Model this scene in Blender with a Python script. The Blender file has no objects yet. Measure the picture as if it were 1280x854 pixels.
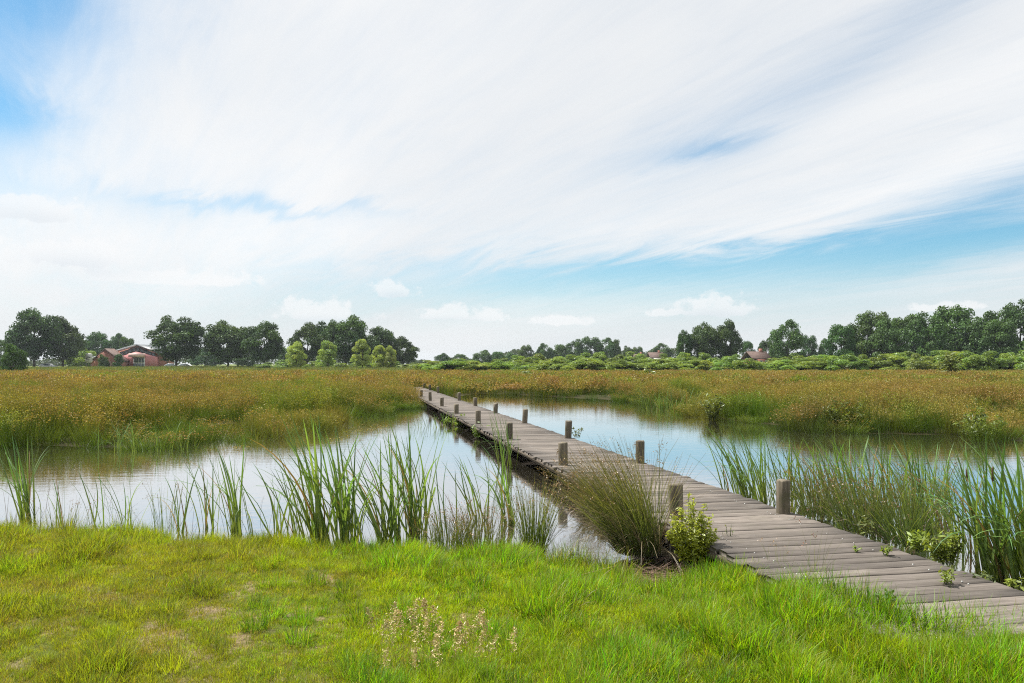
import bpy, math, random
import numpy as np
R = math.radians
scene = bpy.context.scene
C = scene.collection

# ------------------------------------------------------------------ camera
EYE, FPX, HOR = 1.6, 995.6, 454.0          # eye height over the deck, focal length in photo pixels, horizon row
cam_data = bpy.data.cameras.new('camera')
cam_data.lens = 28.0; cam_data.sensor_width = 36.0
cam_data.shift_y = (HOR - 427.0) / 1280.0
cam_data.clip_start = 0.05; cam_data.clip_end = 9000
cam = bpy.data.objects.new('camera', cam_data); C.objects.link(cam)
cam.location = (0, 0, EYE); cam.rotation_euler = (R(90), 0, 0)
scene.camera = cam

# ------------------------------------------------------------------ sun, exposure
SUN_EL, SUN_AZ = 58.0, -58.0               # azimuth from +Y towards +X
sd = bpy.data.lights.new('sun', 'SUN'); sd.energy = 5.0; sd.angle = R(0.6); sd.color = (1.0, 0.955, 0.88)
sun = bpy.data.objects.new('sun', sd); C.objects.link(sun)
sun.rotation_euler = (R(90 - SUN_EL), 0, R(180 - SUN_AZ))
sun.location = (-30, 20, 60)
vs = scene.view_settings
scene.display_settings.display_device = 'sRGB'
vs.view_transform = 'Standard'; vs.look = 'None'; vs.exposure = 0.85; vs.gamma = 1.0; vs.use_curve_mapping = False
cy = scene.cycles
cy.max_bounces = 7; cy.diffuse_bounces = 3; cy.glossy_bounces = 3; cy.transmission_bounces = 4
cy.transparent_max_bounces = 6; cy.volume_bounces = 0
cy.use_denoising = False; cy.filter_width = 1.1
cy.caustics_reflective = False; cy.caustics_refractive = False

# ------------------------------------------------------------------ node helper
class NT:
    def __init__(s, tree): s.t = tree; s.n = tree.nodes; s.l = tree.links
    def new(s, typ, **kw):
        n = s.n.new(typ)
        for k, v in kw.items(): setattr(n, k, v)
        return n
    def put(s, sock, v):
        if isinstance(v, bpy.types.NodeSocket): s.l.new(v, sock)
        elif v is not None: sock.default_value = v
    def m(s, op, a, b=None, c=None, clamp=False):
        n = s.new('ShaderNodeMath', operation=op, use_clamp=clamp)
        for i, v in enumerate((a, b, c)): s.put(n.inputs[i], v)
        return n.outputs[0]
    def vm(s, op, a, b=None):
        n = s.new('ShaderNodeVectorMath', operation=op)
        s.put(n.inputs[0], a); s.put(n.inputs[1], b)
        return n.outputs['Value'] if op in ('DOT_PRODUCT', 'LENGTH', 'DISTANCE') else n.outputs[0]
    def noise(s, vec, scale, detail=4, rough=0.55, dist=0.0, dim='3D'):
        n = s.new('ShaderNodeTexNoise', noise_dimensions=dim)
        s.put(n.inputs['Vector'], vec); n.inputs['Scale'].default_value = scale
        n.inputs['Detail'].default_value = detail; n.inputs['Roughness'].default_value = rough
        n.inputs['Distortion'].default_value = dist
        return n.outputs[0]
    def step(s, v, lo, hi):
        n = s.new('ShaderNodeMapRange', interpolation_type='SMOOTHSTEP')
        s.put(n.inputs['Value'], v); s.put(n.inputs['From Min'], lo); s.put(n.inputs['From Max'], hi)
        return n.outputs[0]
    def mix(s, f, a, b, blend='MIX'):
        n = s.new('ShaderNodeMix', data_type='RGBA', blend_type=blend)
        s.put(n.inputs[0], f)
        for i, v in ((6, a), (7, b)):
            if isinstance(v, tuple) and len(v) == 3: v = v + (1.0,)
            s.put(n.inputs[i], v)
        return n.outputs[2]
    def xyz(s, x, y, z):
        n = s.new('ShaderNodeCombineXYZ')
        for i, v in enumerate((x, y, z)): s.put(n.inputs[i], v)
        return n.outputs[0]
    def sep(s, v):
        n = s.new('ShaderNodeSeparateXYZ'); s.put(n.inputs[0], v); return n.outputs

# ------------------------------------------------------------------ sky: nishita + high thin cloud + small cumulus
world = bpy.data.worlds.new('World'); scene.world = world; world.use_nodes = True
def build_sky():
    t = NT(world.node_tree); t.n.clear()
    out = t.new('ShaderNodeOutputWorld'); bg = t.new('ShaderNodeBackground')
    bg.inputs['Strength'].default_value = 0.082
    t.l.new(bg.outputs[0], out.inputs[0])
    sky = t.new('ShaderNodeTexSky', sky_type='NISHITA', sun_disc=False)
    sky.sun_elevation = R(SUN_EL); sky.sun_rotation = R(SUN_AZ)
    sky.altitude = 0; sky.air_density = 1.0; sky.dust_density = 0.6; sky.ozone_density = 2.0
    d = t.new('ShaderNodeTexCoord').outputs['Generated']
    x, y, z = t.sep(d)
    az = t.m('ARCTAN2', x, y); el = t.m('ARCSINE', z)
    zc = t.m('ADD', t.m('MAXIMUM', z, 0.0), 0.10)
    u = t.m('DIVIDE', x, zc); v = t.m('DIVIDE', y, zc)
    # streaks of the high cloud run towards azimuth -31 degrees
    ca, sa = math.cos(R(-31)), math.sin(R(-31))
    al = t.m('ADD', t.m('MULTIPLY', u, sa), t.m('MULTIPLY', v, ca))
    ac = t.m('SUBTRACT', t.m('MULTIPLY', u, ca), t.m('MULTIPLY', v, sa))
    p1 = t.xyz(t.m('MULTIPLY', al, 0.22), t.m('MULTIPLY', ac, 0.75), 3.1)
    n1 = t.noise(p1, 1.3, 7, 0.58, 0.6)
    p2 = t.xyz(t.m('MULTIPLY', al, 0.5), t.m('MULTIPLY', ac, 1.6), 8.7)
    n2 = t.noise(p2, 2.4, 8, 0.62, 0.9)
    warp = t.m('MULTIPLY', t.m('SUBTRACT', n2, 0.5), 0.075)
    azw = t.m('ADD', az, t.m('MULTIPLY', warp, 1.6)); elw = t.m('ADD', el, warp)
    def pos(px, py):
        a = math.atan2(px - 640, FPX)
        e = math.atan2(HOR - py, math.hypot(px - 640, FPX))
        return a, e
    def blob(px, py, rx, ry, rot=0.0, a_in=None, e_in=None):
        a, e = pos(px, py); A = a_in or azw; E = e_in or elw
        dx = t.m('SUBTRACT', A, a); dy = t.m('SUBTRACT', E, e)
        c, s_ = math.cos(R(rot)), math.sin(R(rot))
        q1 = t.m('ADD', t.m('MULTIPLY', dx, c * FPX / rx), t.m('MULTIPLY', dy, s_ * FPX / rx))
        q2 = t.m('SUBTRACT', t.m('MULTIPLY', dy, c * FPX / ry), t.m('MULTIPLY', dx, s_ * FPX / ry))
        r2 = t.m('ADD', t.m('MULTIPLY', q1, q1), t.m('MULTIPLY', q2, q2))
        return t.m('POWER', 2.718, t.m('MULTIPLY', r2, -1.0))
    gaps = None
    for px, py, rx, ry, rot, w in [(20, -5, 150, 80, 25, 1.0), (-30, 140, 70, 45, 10, 0.85),
                                   (1290, 240, 170, 24, 11, 0.62), (1270, 298, 280, 20, 8, 0.78),
                                   (980, 318, 270, 20, 6, 0.66), (700, 338, 280, 24, 3, 0.42),
                                   (885, 190, 70, 16, 10, 0.5), (340, 260, 140, 10, 0, 0.42),
                                   (1130, 40, 190, 34, 22, 0.34), (880, 165, 190, 45, 14, 0.22),
                                   (700, 372, 420, 34, 2, 0.42), (1150, 372, 300, 26, 4, 0.30), (40, 240, 220, 20, 0, 0.2)]:
        b = t.m('MULTIPLY', blob(px, py, rx, ry, rot), w)
        gaps = b if gaps is None else t.m('ADD', gaps, b)
    cov = t.m('ADD', 1.0, t.m('MULTIPLY', t.m('SUBTRACT', n1, 0.5), 0.8))
    cov = t.m('ADD', cov, t.m('MULTIPLY', t.m('SUBTRACT', n2, 0.5), 0.46))
    n3 = t.noise(t.xyz(t.m('MULTIPLY', al, 0.35), t.m('MULTIPLY', ac, 2.6), 1.3), 3.6, 6, 0.65, 1.4)
    cov = t.m('ADD', cov, t.m('MULTIPLY', t.m('SUBTRACT', n3, 0.5), 0.30))
    # overhead and behind, the veil breaks up in the same way
    cov = t.m('SUBTRACT', cov, gaps)
    mask = t.step(cov, -0.20, 1.22)
    skyc = t.mix(1.0, sky.outputs[0], (0.52, 0.86, 0.92), 'MULTIPLY')
    lowair = t.step(el, 0.16, -0.01)
    skyc = t.mix(t.m('MULTIPLY', lowair, 0.80), skyc, (4.9, 5.3, 5.6))
    tone = t.noise(p1, 0.9, 3, 0.5)
    white = t.mix(t.step(tone, 0.35, 0.7), (5.75, 5.9, 6.05), (6.75, 6.78, 6.8))
    veil = t.mix(t.m('MULTIPLY', lowair, 0.75), white, (5.3, 5.45, 5.6))
    col = t.mix(mask, skyc, veil)
    # small cumulus heaps low over the horizon
    cn = t.noise(t.vm('MULTIPLY', d, (1.0, 1.0, 1.2)), 46.0, 6, 0.6)
    heap = None
    for px, py, rx, ry in [(492, 364, 32, 18), (395, 392, 70, 20), (560, 392, 50, 16), (610, 396, 30, 13), (890, 386, 52, 20),
                           (840, 392, 40, 8), (700, 402, 46, 10), (35, 266, 62, 21), (1185, 386, 50, 9), (220, 350, 110, 14), (90, 320, 70, 26)]:
        g = blob(px, py, rx, ry, 0, az, el)
        a0, e0 = pos(px, py + ry * 0.55)
        g = t.m('MULTIPLY', g, t.step(el, e0 - 0.006, e0 + 0.006))
        heap = g if heap is None else t.m('MAXIMUM', heap, g)
    under = None
    for px, py, rx, ry in [(35, 274, 56, 11), (492, 371, 24, 7), (890, 395, 44, 8), (90, 334, 60, 14), (395, 404, 70, 8), (560, 402, 50, 6)]:
        g = blob(px, py, rx, ry, 0, az, el); under = g if under is None else t.m('MAXIMUM', under, g)
    hm = t.step(t.m('ADD', heap, t.m('MULTIPLY', t.m('SUBTRACT', cn, 0.5), 1.9)), 0.40, 0.74)
    hm = t.m('MULTIPLY', hm, t.step(heap, 0.05, 0.3))
    col = t.mix(t.m('MULTIPLY', hm, 0.62), col, t.mix(t.m('MULTIPLY', under, 0.8), (6.6, 6.62, 6.65), (5.0, 5.4, 5.8)))
    t.l.new(col, bg.inputs['Color'])
build_sky()

# ------------------------------------------------------------------ placing helpers
def onz(px, py, z=0.0):
    """point of height z seen at photo pixel (px,py)"""
    D = (EYE - z) * FPX / (py - HOR)
    return np.array([(px - 640) / FPX * D, D, z])
def atd(px, D, z=0.0): return np.array([(px - 640) / FPX * D, D, z])
def zat(py, D): return EYE - (py - HOR) * D / FPX

# ------------------------------------------------------------------ mesh helpers
def mk_mesh(name, V, Q, col=None, smooth=False):
    V = np.asarray(V, np.float32).reshape(-1, 3); Q = np.asarray(Q, np.int32).reshape(-1, 4)
    me = bpy.data.meshes.new(name)
    me.vertices.add(len(V)); me.vertices.foreach_set('co', V.ravel())
    me.loops.add(Q.size); me.loops.foreach_set('vertex_index', Q.ravel())
    me.polygons.add(len(Q)); me.polygons.foreach_set('loop_start', np.arange(0, Q.size, 4, dtype=np.int32))
    if smooth: me.polygons.foreach_set('use_smooth', np.ones(len(Q), bool))
    if col is not None:
        a = me.attributes.new('col', 'FLOAT_COLOR', 'POINT')
        c = np.ones((len(V), 4), np.float32); c[:, :3] = col; a.data.foreach_set('color', c.ravel())
    me.update(calc_edges=True); me.validate()
    return me
class MB:
    """collects quads"""
    def __init__(s): s.V = []; s.Q = []; s.c = []; s.n = 0
    def add(s, V, Q, col=(1, 1, 1)):
        V = np.asarray(V, float).reshape(-1, 3)
        s.V.append(V); s.Q.append(np.asarray(Q, int).reshape(-1, 4) + s.n); s.n += len(V)
        cc = np.asarray(col, float)
        s.c.append(np.broadcast_to(cc, (len(V), 3)) if cc.ndim == 1 else cc)
        return s
    def box(s, x0, x1, y0, y1, z0, z1, col=(1, 1, 1)):
        V = [(x, y, z) for z in (z0, z1) for y in (y0, y1) for x in (x0, x1)]
        return s.add(V, [(0, 2, 3, 1), (4, 5, 7, 6), (0, 1, 5, 4), (1, 3, 7, 5), (3, 2, 6, 7), (2, 0, 4, 6)], col)
    def prism(s, poly, y0, y1, col=(1, 1, 1)):
        """poly of (x,z) with an even count >= 4, extruded along y"""
        n = len(poly); V = [(x, y0, z) for x, z in poly] + [(x, y1, z) for x, z in poly]
        Q = [(i, (i + 1) % n, n + (i + 1) % n, n + i) for i in range(n)]
        for off, rev in ((0, False), (n, True)):
            for i in range(1, n - 2, 2):
                f = (0 + off, i + off, i + 1 + off, i + 2 + off); Q.append(f[::-1] if not rev else f)
        return s.add(V, Q, col)
    def tube(s, P, r, ns=8, col=(1, 1, 1), cap=True):
        P = np.asarray(P, float); r = np.broadcast_to(np.asarray(r, float), (len(P),))
        T = np.gradient(P, axis=0); T /= np.linalg.norm(T, axis=1)[:, None] + 1e-9
        ref = np.array([0.0, 1, 0]) if abs(T[0][2]) > 0.7 else np.array([0, 0, 1.0])
        A = np.cross(T, ref); A /= np.linalg.norm(A, axis=1)[:, None] + 1e-9; B = np.cross(T, A)
        th = np.arange(ns) * 2 * math.pi / ns
        V = P[:, None] + r[:, None, None] * (np.cos(th)[None, :, None] * A[:, None] + np.sin(th)[None, :, None] * B[:, None])
        V = V.reshape(-1, 3); Q = []
        for i in range(len(P) - 1):
            for k in range(ns):
                k2 = (k + 1) % ns; Q.append((i * ns + k, i * ns + k2, (i + 1) * ns + k2, (i + 1) * ns + k))
        if cap:
            for o in (0, (len(P) - 1) * ns):
                for k in range(1, ns - 2, 2): Q.append((o, o + k, o + k + 1, o + k + 2))
        return s.add(V, Q, col)
    def mesh(s, name, smooth=False):
        return mk_mesh(name, np.concatenate(s.V), np.concatenate(s.Q), np.concatenate(s.c), smooth)

def ribbons(rng, base, L, W, az, lean, bend, segs=4, colA=(0, 0, 0), colB=(1, 1, 1), taper=0.7, fold=0.0, twist=0.6, wmin=0.08, colpow=1.0, widen=0.0):
    """many bent tapering blades; every argument may be an array over blades"""
    base = np.asarray(base, float); n = len(base)
    g = lambda v: np.broadcast_to(np.asarray(v, float), (n,))
    L, W, az, lean, bend = map(g, (L, W, az, lean, bend))
    t = np.linspace(0, 1, segs + 1)
    th = lean[:, None] + bend[:, None] * t[None, :] ** 1.5
    ds = (L / segs)[:, None]
    thm = 0.5 * (th[:, 1:] + th[:, :-1])
    h = np.concatenate([np.zeros((n, 1)), np.cumsum(np.sin(thm) * ds, 1)], 1)
    v = np.concatenate([np.zeros((n, 1)), np.cumsum(np.cos(thm) * ds, 1)], 1)
    ctr = np.stack([base[:, 0, None] + h * np.cos(az)[:, None], base[:, 1, None] + h * np.sin(az)[:, None], base[:, 2, None] + v], -1)
    wa = az + math.pi / 2 + rng.uniform(-twist, twist, n)
    wd = np.stack([np.cos(wa), np.sin(wa), np.zeros(n)], -1)
    prof = np.maximum((1 - t) ** taper * (1 - widen * (1 - t) ** 3), wmin)
    w = 0.5 * W[:, None] * prof[None]
    a = ctr - wd[:, None] * w[..., None]; b = ctr + wd[:, None] * w[..., None]
    ca = np.broadcast_to(np.asarray(colA, float), (n, 3)); cb = np.broadcast_to(np.asarray(colB, float), (n, 3))
    tt = (t ** colpow)[None, :, None]
    col = ca[:, None] * (1 - tt) + cb[:, None] * tt
    m = segs + 1
    if fold > 0:      # three rows: a keel in the middle
        nrm = np.stack([np.cos(az), np.sin(az), np.zeros(n)], -1)
        k = ctr - nrm[:, None] * (w * fold)[..., None]
        V = np.stack([a, k, b], 2); r = 3
    else:
        V = np.stack([a, b], 2); r = 2
    col = np.repeat(col[:, :, None], r, 2)
    o = (np.arange(n) * m * r)[:, None]; Q = []
    for i in range(segs):
        for j in range(r - 1):
            Q.append(np.concatenate([o + i * r + j, o + i * r + j + 1, o + (i + 1) * r + j + 1, o + (i + 1) * r + j], 1))
    return V.reshape(-1, 3), np.concatenate(Q), col.reshape(-1, 3), ctr

def leafquads(rng, P, N, size, asp=1.0, col=(1, 1, 1)):
    """one small quad per point, facing N"""
    n = len(P); size = np.broadcast_to(np.asarray(size, float), (n,))
    N = N / (np.linalg.norm(N, axis=1)[:, None] + 1e-9)
    r = rng.normal(size=(n, 3)); A = np.cross(N, r); A /= np.linalg.norm(A, axis=1)[:, None] + 1e-9; B = np.cross(N, A)
    A = A * (size * asp)[:, None] * 0.5; B = B * size[:, None] * 0.5
    V = np.stack([P - A, P - B * 0.7, P + A, P + B * 0.7], 1).reshape(-1, 3)
    Q = np.arange(4 * n).reshape(-1, 4)
    cc = np.broadcast_to(np.asarray(col, float), (n, 3))
    return V, Q, np.repeat(cc, 4, 0)

def obj(name, me, mat, parent=None, loc=None, rz=0.0):
    o = bpy.data.objects.new(name, me); C.objects.link(o)
    if me is not None and mat is not None and len(me.materials) == 0: me.materials.append(mat)
    if parent is not None: o.parent = parent
    if loc is not None: o.location = tuple(float(q) for q in loc)
    if rz: o.rotation_euler = (0, 0, rz)
    return o
def tag(o, label=None, cat=None, group=None, kind=None):
    if label: o['label'] = label
    if cat: o['category'] = cat
    if group: o['group'] = group
    if kind: o['kind'] = kind
    return o
def empty(name, loc=(0, 0, 0), rz=0.0): return obj(name, None, None, None, loc, rz)
ORD = ['first', 'second', 'third', 'fourth', 'fifth', 'sixth', 'seventh', 'eighth', 'ninth', 'tenth', 'eleventh', 'twelfth', 'thirteenth',
       'fourteenth', 'fifteenth', 'sixteenth', 'seventeenth', 'eighteenth', 'nineteenth', 'twentieth', 'twenty-first', 'twenty-second',
       'twenty-third', 'twenty-fourth', 'twenty-fifth', 'twenty-sixth', 'twenty-seventh', 'twenty-eighth', 'twenty-ninth', 'thirtieth',
       'thirty-first', 'thirty-second', 'thirty-third', 'thirty-fourth', 'thirty-fifth', 'thirty-sixth', 'thirty-seventh', 'thirty-eighth', 'thirty-ninth', 'fortieth',
       'forty-first', 'forty-second', 'forty-third', 'forty-fourth', 'forty-fifth']

# ------------------------------------------------------------------ materials
def new_mat(name):
    m = bpy.data.materials.new(name); m.use_nodes = True
    t = NT(m.node_tree); t.n.clear()
    out = t.new('ShaderNodeOutputMaterial')
    return m, t, out
def foliage(name, transl=0.35, gloss=0.06, patch=None, objvar=0.15, rough=0.45, tcol=(1.25, 1.15, 0.5)):
    """leaf tissue: colour from the leaf's own 'col', lets light through. patch(t, col, pos) may vary it over the ground"""
    m, t, out = new_mat(name)
    col = t.new('ShaderNodeAttribute', attribute_name='col').outputs['Color']
    pos = t.new('ShaderNodeNewGeometry').outputs['Position']
    if patch: col = patch(t, col, pos)
    if objvar:
        rnd = t.new('ShaderNodeObjectInfo').outputs['Random']
        hs = t.new('ShaderNodeHueSaturation')
        t.put(hs.inputs['Hue'], t.m('ADD', 0.5 - 0.02, t.m('MULTIPLY', rnd, 0.04)))
        r2 = t.m('FRACT', t.m('MULTIPLY', rnd, 17.31))
        t.put(hs.inputs['Value'], t.m('ADD', 1 - objvar, t.m('MULTIPLY', r2, 2 * objvar)))
        t.put(hs.inputs['Color'], col); col = hs.outputs[0]
    d = t.new('ShaderNodeBsdfDiffuse'); t.put(d.inputs['Color'], col)
    tr = t.new('ShaderNodeBsdfTranslucent'); t.put(tr.inputs['Color'], t.mix(1.0, col, tcol, 'MULTIPLY'))
    mx = t.new('ShaderNodeMixShader'); mx.inputs[0].default_value = transl
    t.l.new(d.outputs[0], mx.inputs[1]); t.l.new(tr.outputs[0], mx.inputs[2])
    g = t.new('ShaderNodeBsdfGlossy'); g.inputs['Roughness'].default_value = rough; g.inputs['Color'].default_value = (0.9, 0.95, 1, 1)
    m2 = t.new('ShaderNodeMixShader'); m2.inputs[0].default_value = gloss
    t.l.new(mx.outputs[0], m2.inputs[1]); t.l.new(g.outputs[0], m2.inputs[2])
    t.l.new(m2.outputs[0], out.inputs[0])
    return m
def plain(name, color, rough=0.7, spec=0.3, metal=0.0, var=0.0, scale=3.0, bump=0.0, color2=None):
    m, t, out = new_mat(name)
    p = t.new('ShaderNodeBsdfPrincipled'); p.inputs['Roughness'].default_value = rough
    p.inputs['Specular IOR Level'].default_value = spec; p.inputs['Metallic'].default_value = metal
    tc = t.new('ShaderNodeTexCoord').outputs['Object']
    n = t.noise(tc, scale, 5, 0.6)
    c2 = color2 or tuple(c * (1 - var) for c in color)
    t.put(p.inputs['Base Color'], t.mix(t.step(n, 0.3, 0.7), tuple(color), tuple(c2)))
    if bump:
        b = t.new('ShaderNodeBump'); b.inputs['Strength'].default_value = bump; b.inputs['Distance'].default_value = 0.02
        t.l.new(n, b.inputs['Height']); t.l.new(b.outputs[0], p.inputs['Normal'])
    t.l.new(p.outputs[0], out.inputs[0])
    return m

def grass_patch(t, col, pos):
    x, y, z = t.sep(pos); p2 = t.xyz(x, y, 0.0)
    n = t.noise(p2, 0.9, 4, 0.6); nf = t.noise(p2, 3.3, 3, 0.6)
    # drier, thinner turf on the left part of the bank
    left = t.step(x, 0.6, -2.6)
    dry = t.step(t.m('ADD', t.m('ADD', t.m('MULTIPLY', n, 1.0), t.m('MULTIPLY', nf, 0.45)), t.m('MULTIPLY', left, 0.40)), 0.88, 1.14)
    c = t.mix(t.m('MULTIPLY', dry, 0.55), col, (0.20, 0.165, 0.030))
    n3 = t.noise(p2, 1.7, 3, 0.5)
    return t.mix(t.m('MULTIPLY', t.step(n3, 0.45, 0.7), 0.45), c, (0.31, 0.37, 0.012))
def rush_patch(t, col, pos):
    x, y, z = t.sep(pos); p2 = t.xyz(x, t.m('MULTIPLY', y, 0.55), 0.0)
    n = t.noise(p2, 0.16, 5, 0.62); nf = t.noise(p2, 0.5, 3, 0.6)
    k = t.step(t.m('ADD', t.m('MULTIPLY', n, 0.65), t.m('MULTIPLY', nf, 0.35)), 0.46, 0.60)
    lum = t.m('ADD', 0.35, t.m('MULTIPLY', t.vm('DOT_PRODUCT', col, (2.2, 3.4, 0.4)), 1.0))
    green = t.mix(1.0, t.xyz(lum, lum, lum), (0.088, 0.150, 0.016), 'MULTIPLY')
    c = t.mix(t.m('MULTIPLY', k, 0.85), col, green)
    n4 = t.noise(p2, 0.27, 4, 0.6); c = t.mix(t.m('MULTIPLY', t.step(n4, 0.48, 0.60), 0.6), c, t.mix(1.0, t.xyz(lum, lum, lum), (0.205, 0.160, 0.042), 'MULTIPLY'))
    n5 = t.noise(p2, 0.38, 4, 0.6, 0.3); c = t.mix(t.m('MULTIPLY', t.step(n5, 0.56, 0.68), 0.5), c, t.mix(1.0, t.xyz(lum, lum, lum), (0.085, 0.075, 0.030), 'MULTIPLY'))
    return c
M_grass = foliage('grass_blade', 0.55, 0.012, grass_patch, 0.26, 0.45, (1.4, 1.45, 0.45))
M_rush = foliage('rush_stem', 0.35, 0.012, rush_patch, 0.22)
M_reed = foliage('reed_leaf', 0.45, 0.03, None, 0.2, 0.55)
M_leaf = foliage('tree_leaf', 0.25, 0.02, None, 0.12, 0.5)
M_bush = foliage('bush_leaf', 0.45, 0.03, None, 0.15, 0.45)
M_straw = foliage('straw', 0.25, 0.05, None, 0.15, 0.5, (1, 0.95, 0.8))
M_bark = plain('bark', (0.10, 0.085, 0.065), 0.9, 0.1, 0, 0.5, 6, 0.5)

def wood_mat(name, base, dark, grain_axis, rndvar=0.35, moss=0.0):
    m, t, out = new_mat(name)
    p = t.new('ShaderNodeBsdfPrincipled'); p.inputs['Roughness'].default_value = 0.78; p.inputs['Specular IOR Level'].default_value = 0.25
    tc = t.new('ShaderNodeTexCoord').outputs['Object']
    oi = t.new('ShaderNodeObjectInfo'); rnd = oi.outputs['Random']
    sc = [9.0, 9.0, 9.0]; sc[grain_axis] = 0.55
    off = t.vm('ADD', tc, t.xyz(t.m('MULTIPLY', rnd, 37.0), t.m('MULTIPLY', rnd, 11.0), rnd))
    q = t.vm('MULTIPLY', off, tuple(sc))
    g = t.noise(q, 5.0, 6, 0.65, 0.3); s = t.noise(off, 2.2, 4, 0.6); f = t.noise(q, 22.0, 3, 0.6)
    c = t.mix(t.step(g, 0.25, 0.75), dark, base)
    c = t.mix(t.m('MULTIPLY', t.step(f, 0.58, 0.70), 0.45), c, tuple(v * 0.45 for v in dark))
    c = t.mix(t.m('MULTIPLY', t.step(s, 0.5, 0.72), 0.45), c, tuple(v * 1.25 for v in base))
    if moss:
        mn = t.noise(off, 5.0, 5, 0.65)
        c = t.mix(t.m('MULTIPLY', t.step(mn, 0.5, 0.68), moss), c, (0.055, 0.062, 0.022))
    hs = t.new('ShaderNodeHueSaturation'); t.put(hs.inputs['Color'], c)
    t.put(hs.inputs['Value'], t.m('ADD', 1 - rndvar * 0.5, t.m('MULTIPLY', rnd, rndvar)))
    t.l.new(hs.outputs[0], p.inputs['Base Color'])
    b = t.new('ShaderNodeBump'); b.inputs['Strength'].default_value = 0.55; b.inputs['Distance'].default_value = 0.006
    t.l.new(g, b.inputs['Height']); t.l.new(b.outputs[0], p.inputs['Normal'])
    t.l.new(p.outputs[0], out.inputs[0])
    return m
M_plank = wood_mat('weathered_plank', (0.172, 0.149, 0.129), (0.080, 0.068, 0.058), 0, 0.62, 0.12)
M_post = wood_mat('weathered_post', (0.200, 0.170, 0.125), (0.080, 0.068, 0.048), 2, 0.35, 0.45)
M_beam = wood_mat('weathered_beam', (0.15, 0.12, 0.09), (0.07, 0.055, 0.04), 1, 0.2, 0.35)

# ------------------------------------------------------------------ the pond outline (on the water plane)
ZW = -0.31
near_px = [(-900, 640), (-400, 652), (0, 672), (150, 676), (250, 684), (330, 686), (400, 696), (480, 703), (560, 708), (640, 708), (700, 712),
           (745, 720), (790, 748), (835, 752), (872, 738)]
near_deck = [(-0.80, 7.15), (0.0, 6.95), (0.45, 6.2), (0.58, 5.2), (0.75, 4.6), (1.4, 4.0), (3.0, 3.2), (6.0, 2.2), (12.0, 2.0)]   # (across, along) the deck
far_px = [(2300, 600), (1700, 575), (1400, 562), (1250, 553), (1200, 546), (1150, 546), (1080, 544), (1000, 541), (960, 533), (880, 525), (862, 515),
          (800, 508), (760, 501), (700, 498), (640, 494), (600, 493), (575, 498), (555, 506), (535, 512),
          (500, 513), (470, 519), (440, 521), (420, 529), (400, 531), (370, 546), (340, 549), (306, 551), (300, 531), (272, 533), (240, 546),
          (225, 559), (180, 563), (100, 563), (0, 559), (-300, 549), (-900, 545)]
DIRV = np.array([-0.197, 0.9804]); NRM = np.array([0.9804, 0.197]); C0 = np.array([3.93, 0.0])   # boardwalk axis, its normal, its origin
POND = np.array([onz(px, py, ZW)[:2] for px, py in near_px] + [C0 + a * NRM + b * DIRV for a, b in near_deck] + [onz(px, py, ZW)[:2] for px, py in far_px])
def pond_sd(P):
    """signed distance to the pond outline, negative inside"""
    P = np.asarray(P, float); A = POND; B = np.roll(POND, -1, 0)
    d2 = np.full(len(P), 1e9); ins = np.zeros(len(P), bool)
    for a, b in zip(A, B):
        e = b - a; w = P - a
        tt = np.clip((w @ e) / (e @ e + 1e-12), 0, 1)
        q = w - tt[:, None] * e; d2 = np.minimum(d2, (q ** 2).sum(1))
        c = ((a[1] <= P[:, 1]) != (b[1] <= P[:, 1]))
        if abs(e[1]) > 1e-9:
            xi = a[0] + (P[:, 1] - a[1]) / e[1] * e[0]; ins ^= c & (P[:, 0] < xi)
    return np.where(ins, -1, 1) * np.sqrt(d2)
def vnoise(P, s, seed=0):
    """cheap smooth noise"""
    r = np.random.default_rng(seed); o = np.zeros(len(P))
    for k in range(6):
        a = r.uniform(0, 6.28); f = s * r.uniform(0.6, 1.8)
        o += np.sin(f * (P[:, 0] * math.cos(a) + P[:, 1] * math.sin(a)) + r.uniform(0, 6.28))
    return o / 6 ** 0.5
NEAR_Y = 12.0
def ground_z(P):
    P = np.asarray(P, float); s = pond_sd(P); x, y = P[:, 0], P[:, 1]
    bank = -0.33 + 0.25 * np.clip(s / 1.1, 0, 1) ** 0.7 + 0.012 * vnoise(P, 2.2, 3) * np.clip(s, 0, 1)
    marsh = -0.325 + 0.05 * np.clip(s / 2.0, 0, 1)
    far = np.clip((y - 112) / 40, 0, 1); marsh = marsh * (1 - far) + 0.0 * far
    near = np.clip((NEAR_Y - y) / 2.0, 0, 1)
    land = bank * near + marsh * (1 - near)
    bed = -0.33 - 0.55 * np.clip(-s / 2.5, 0, 1)
    return np.where(s > 0, land, bed)

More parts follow.
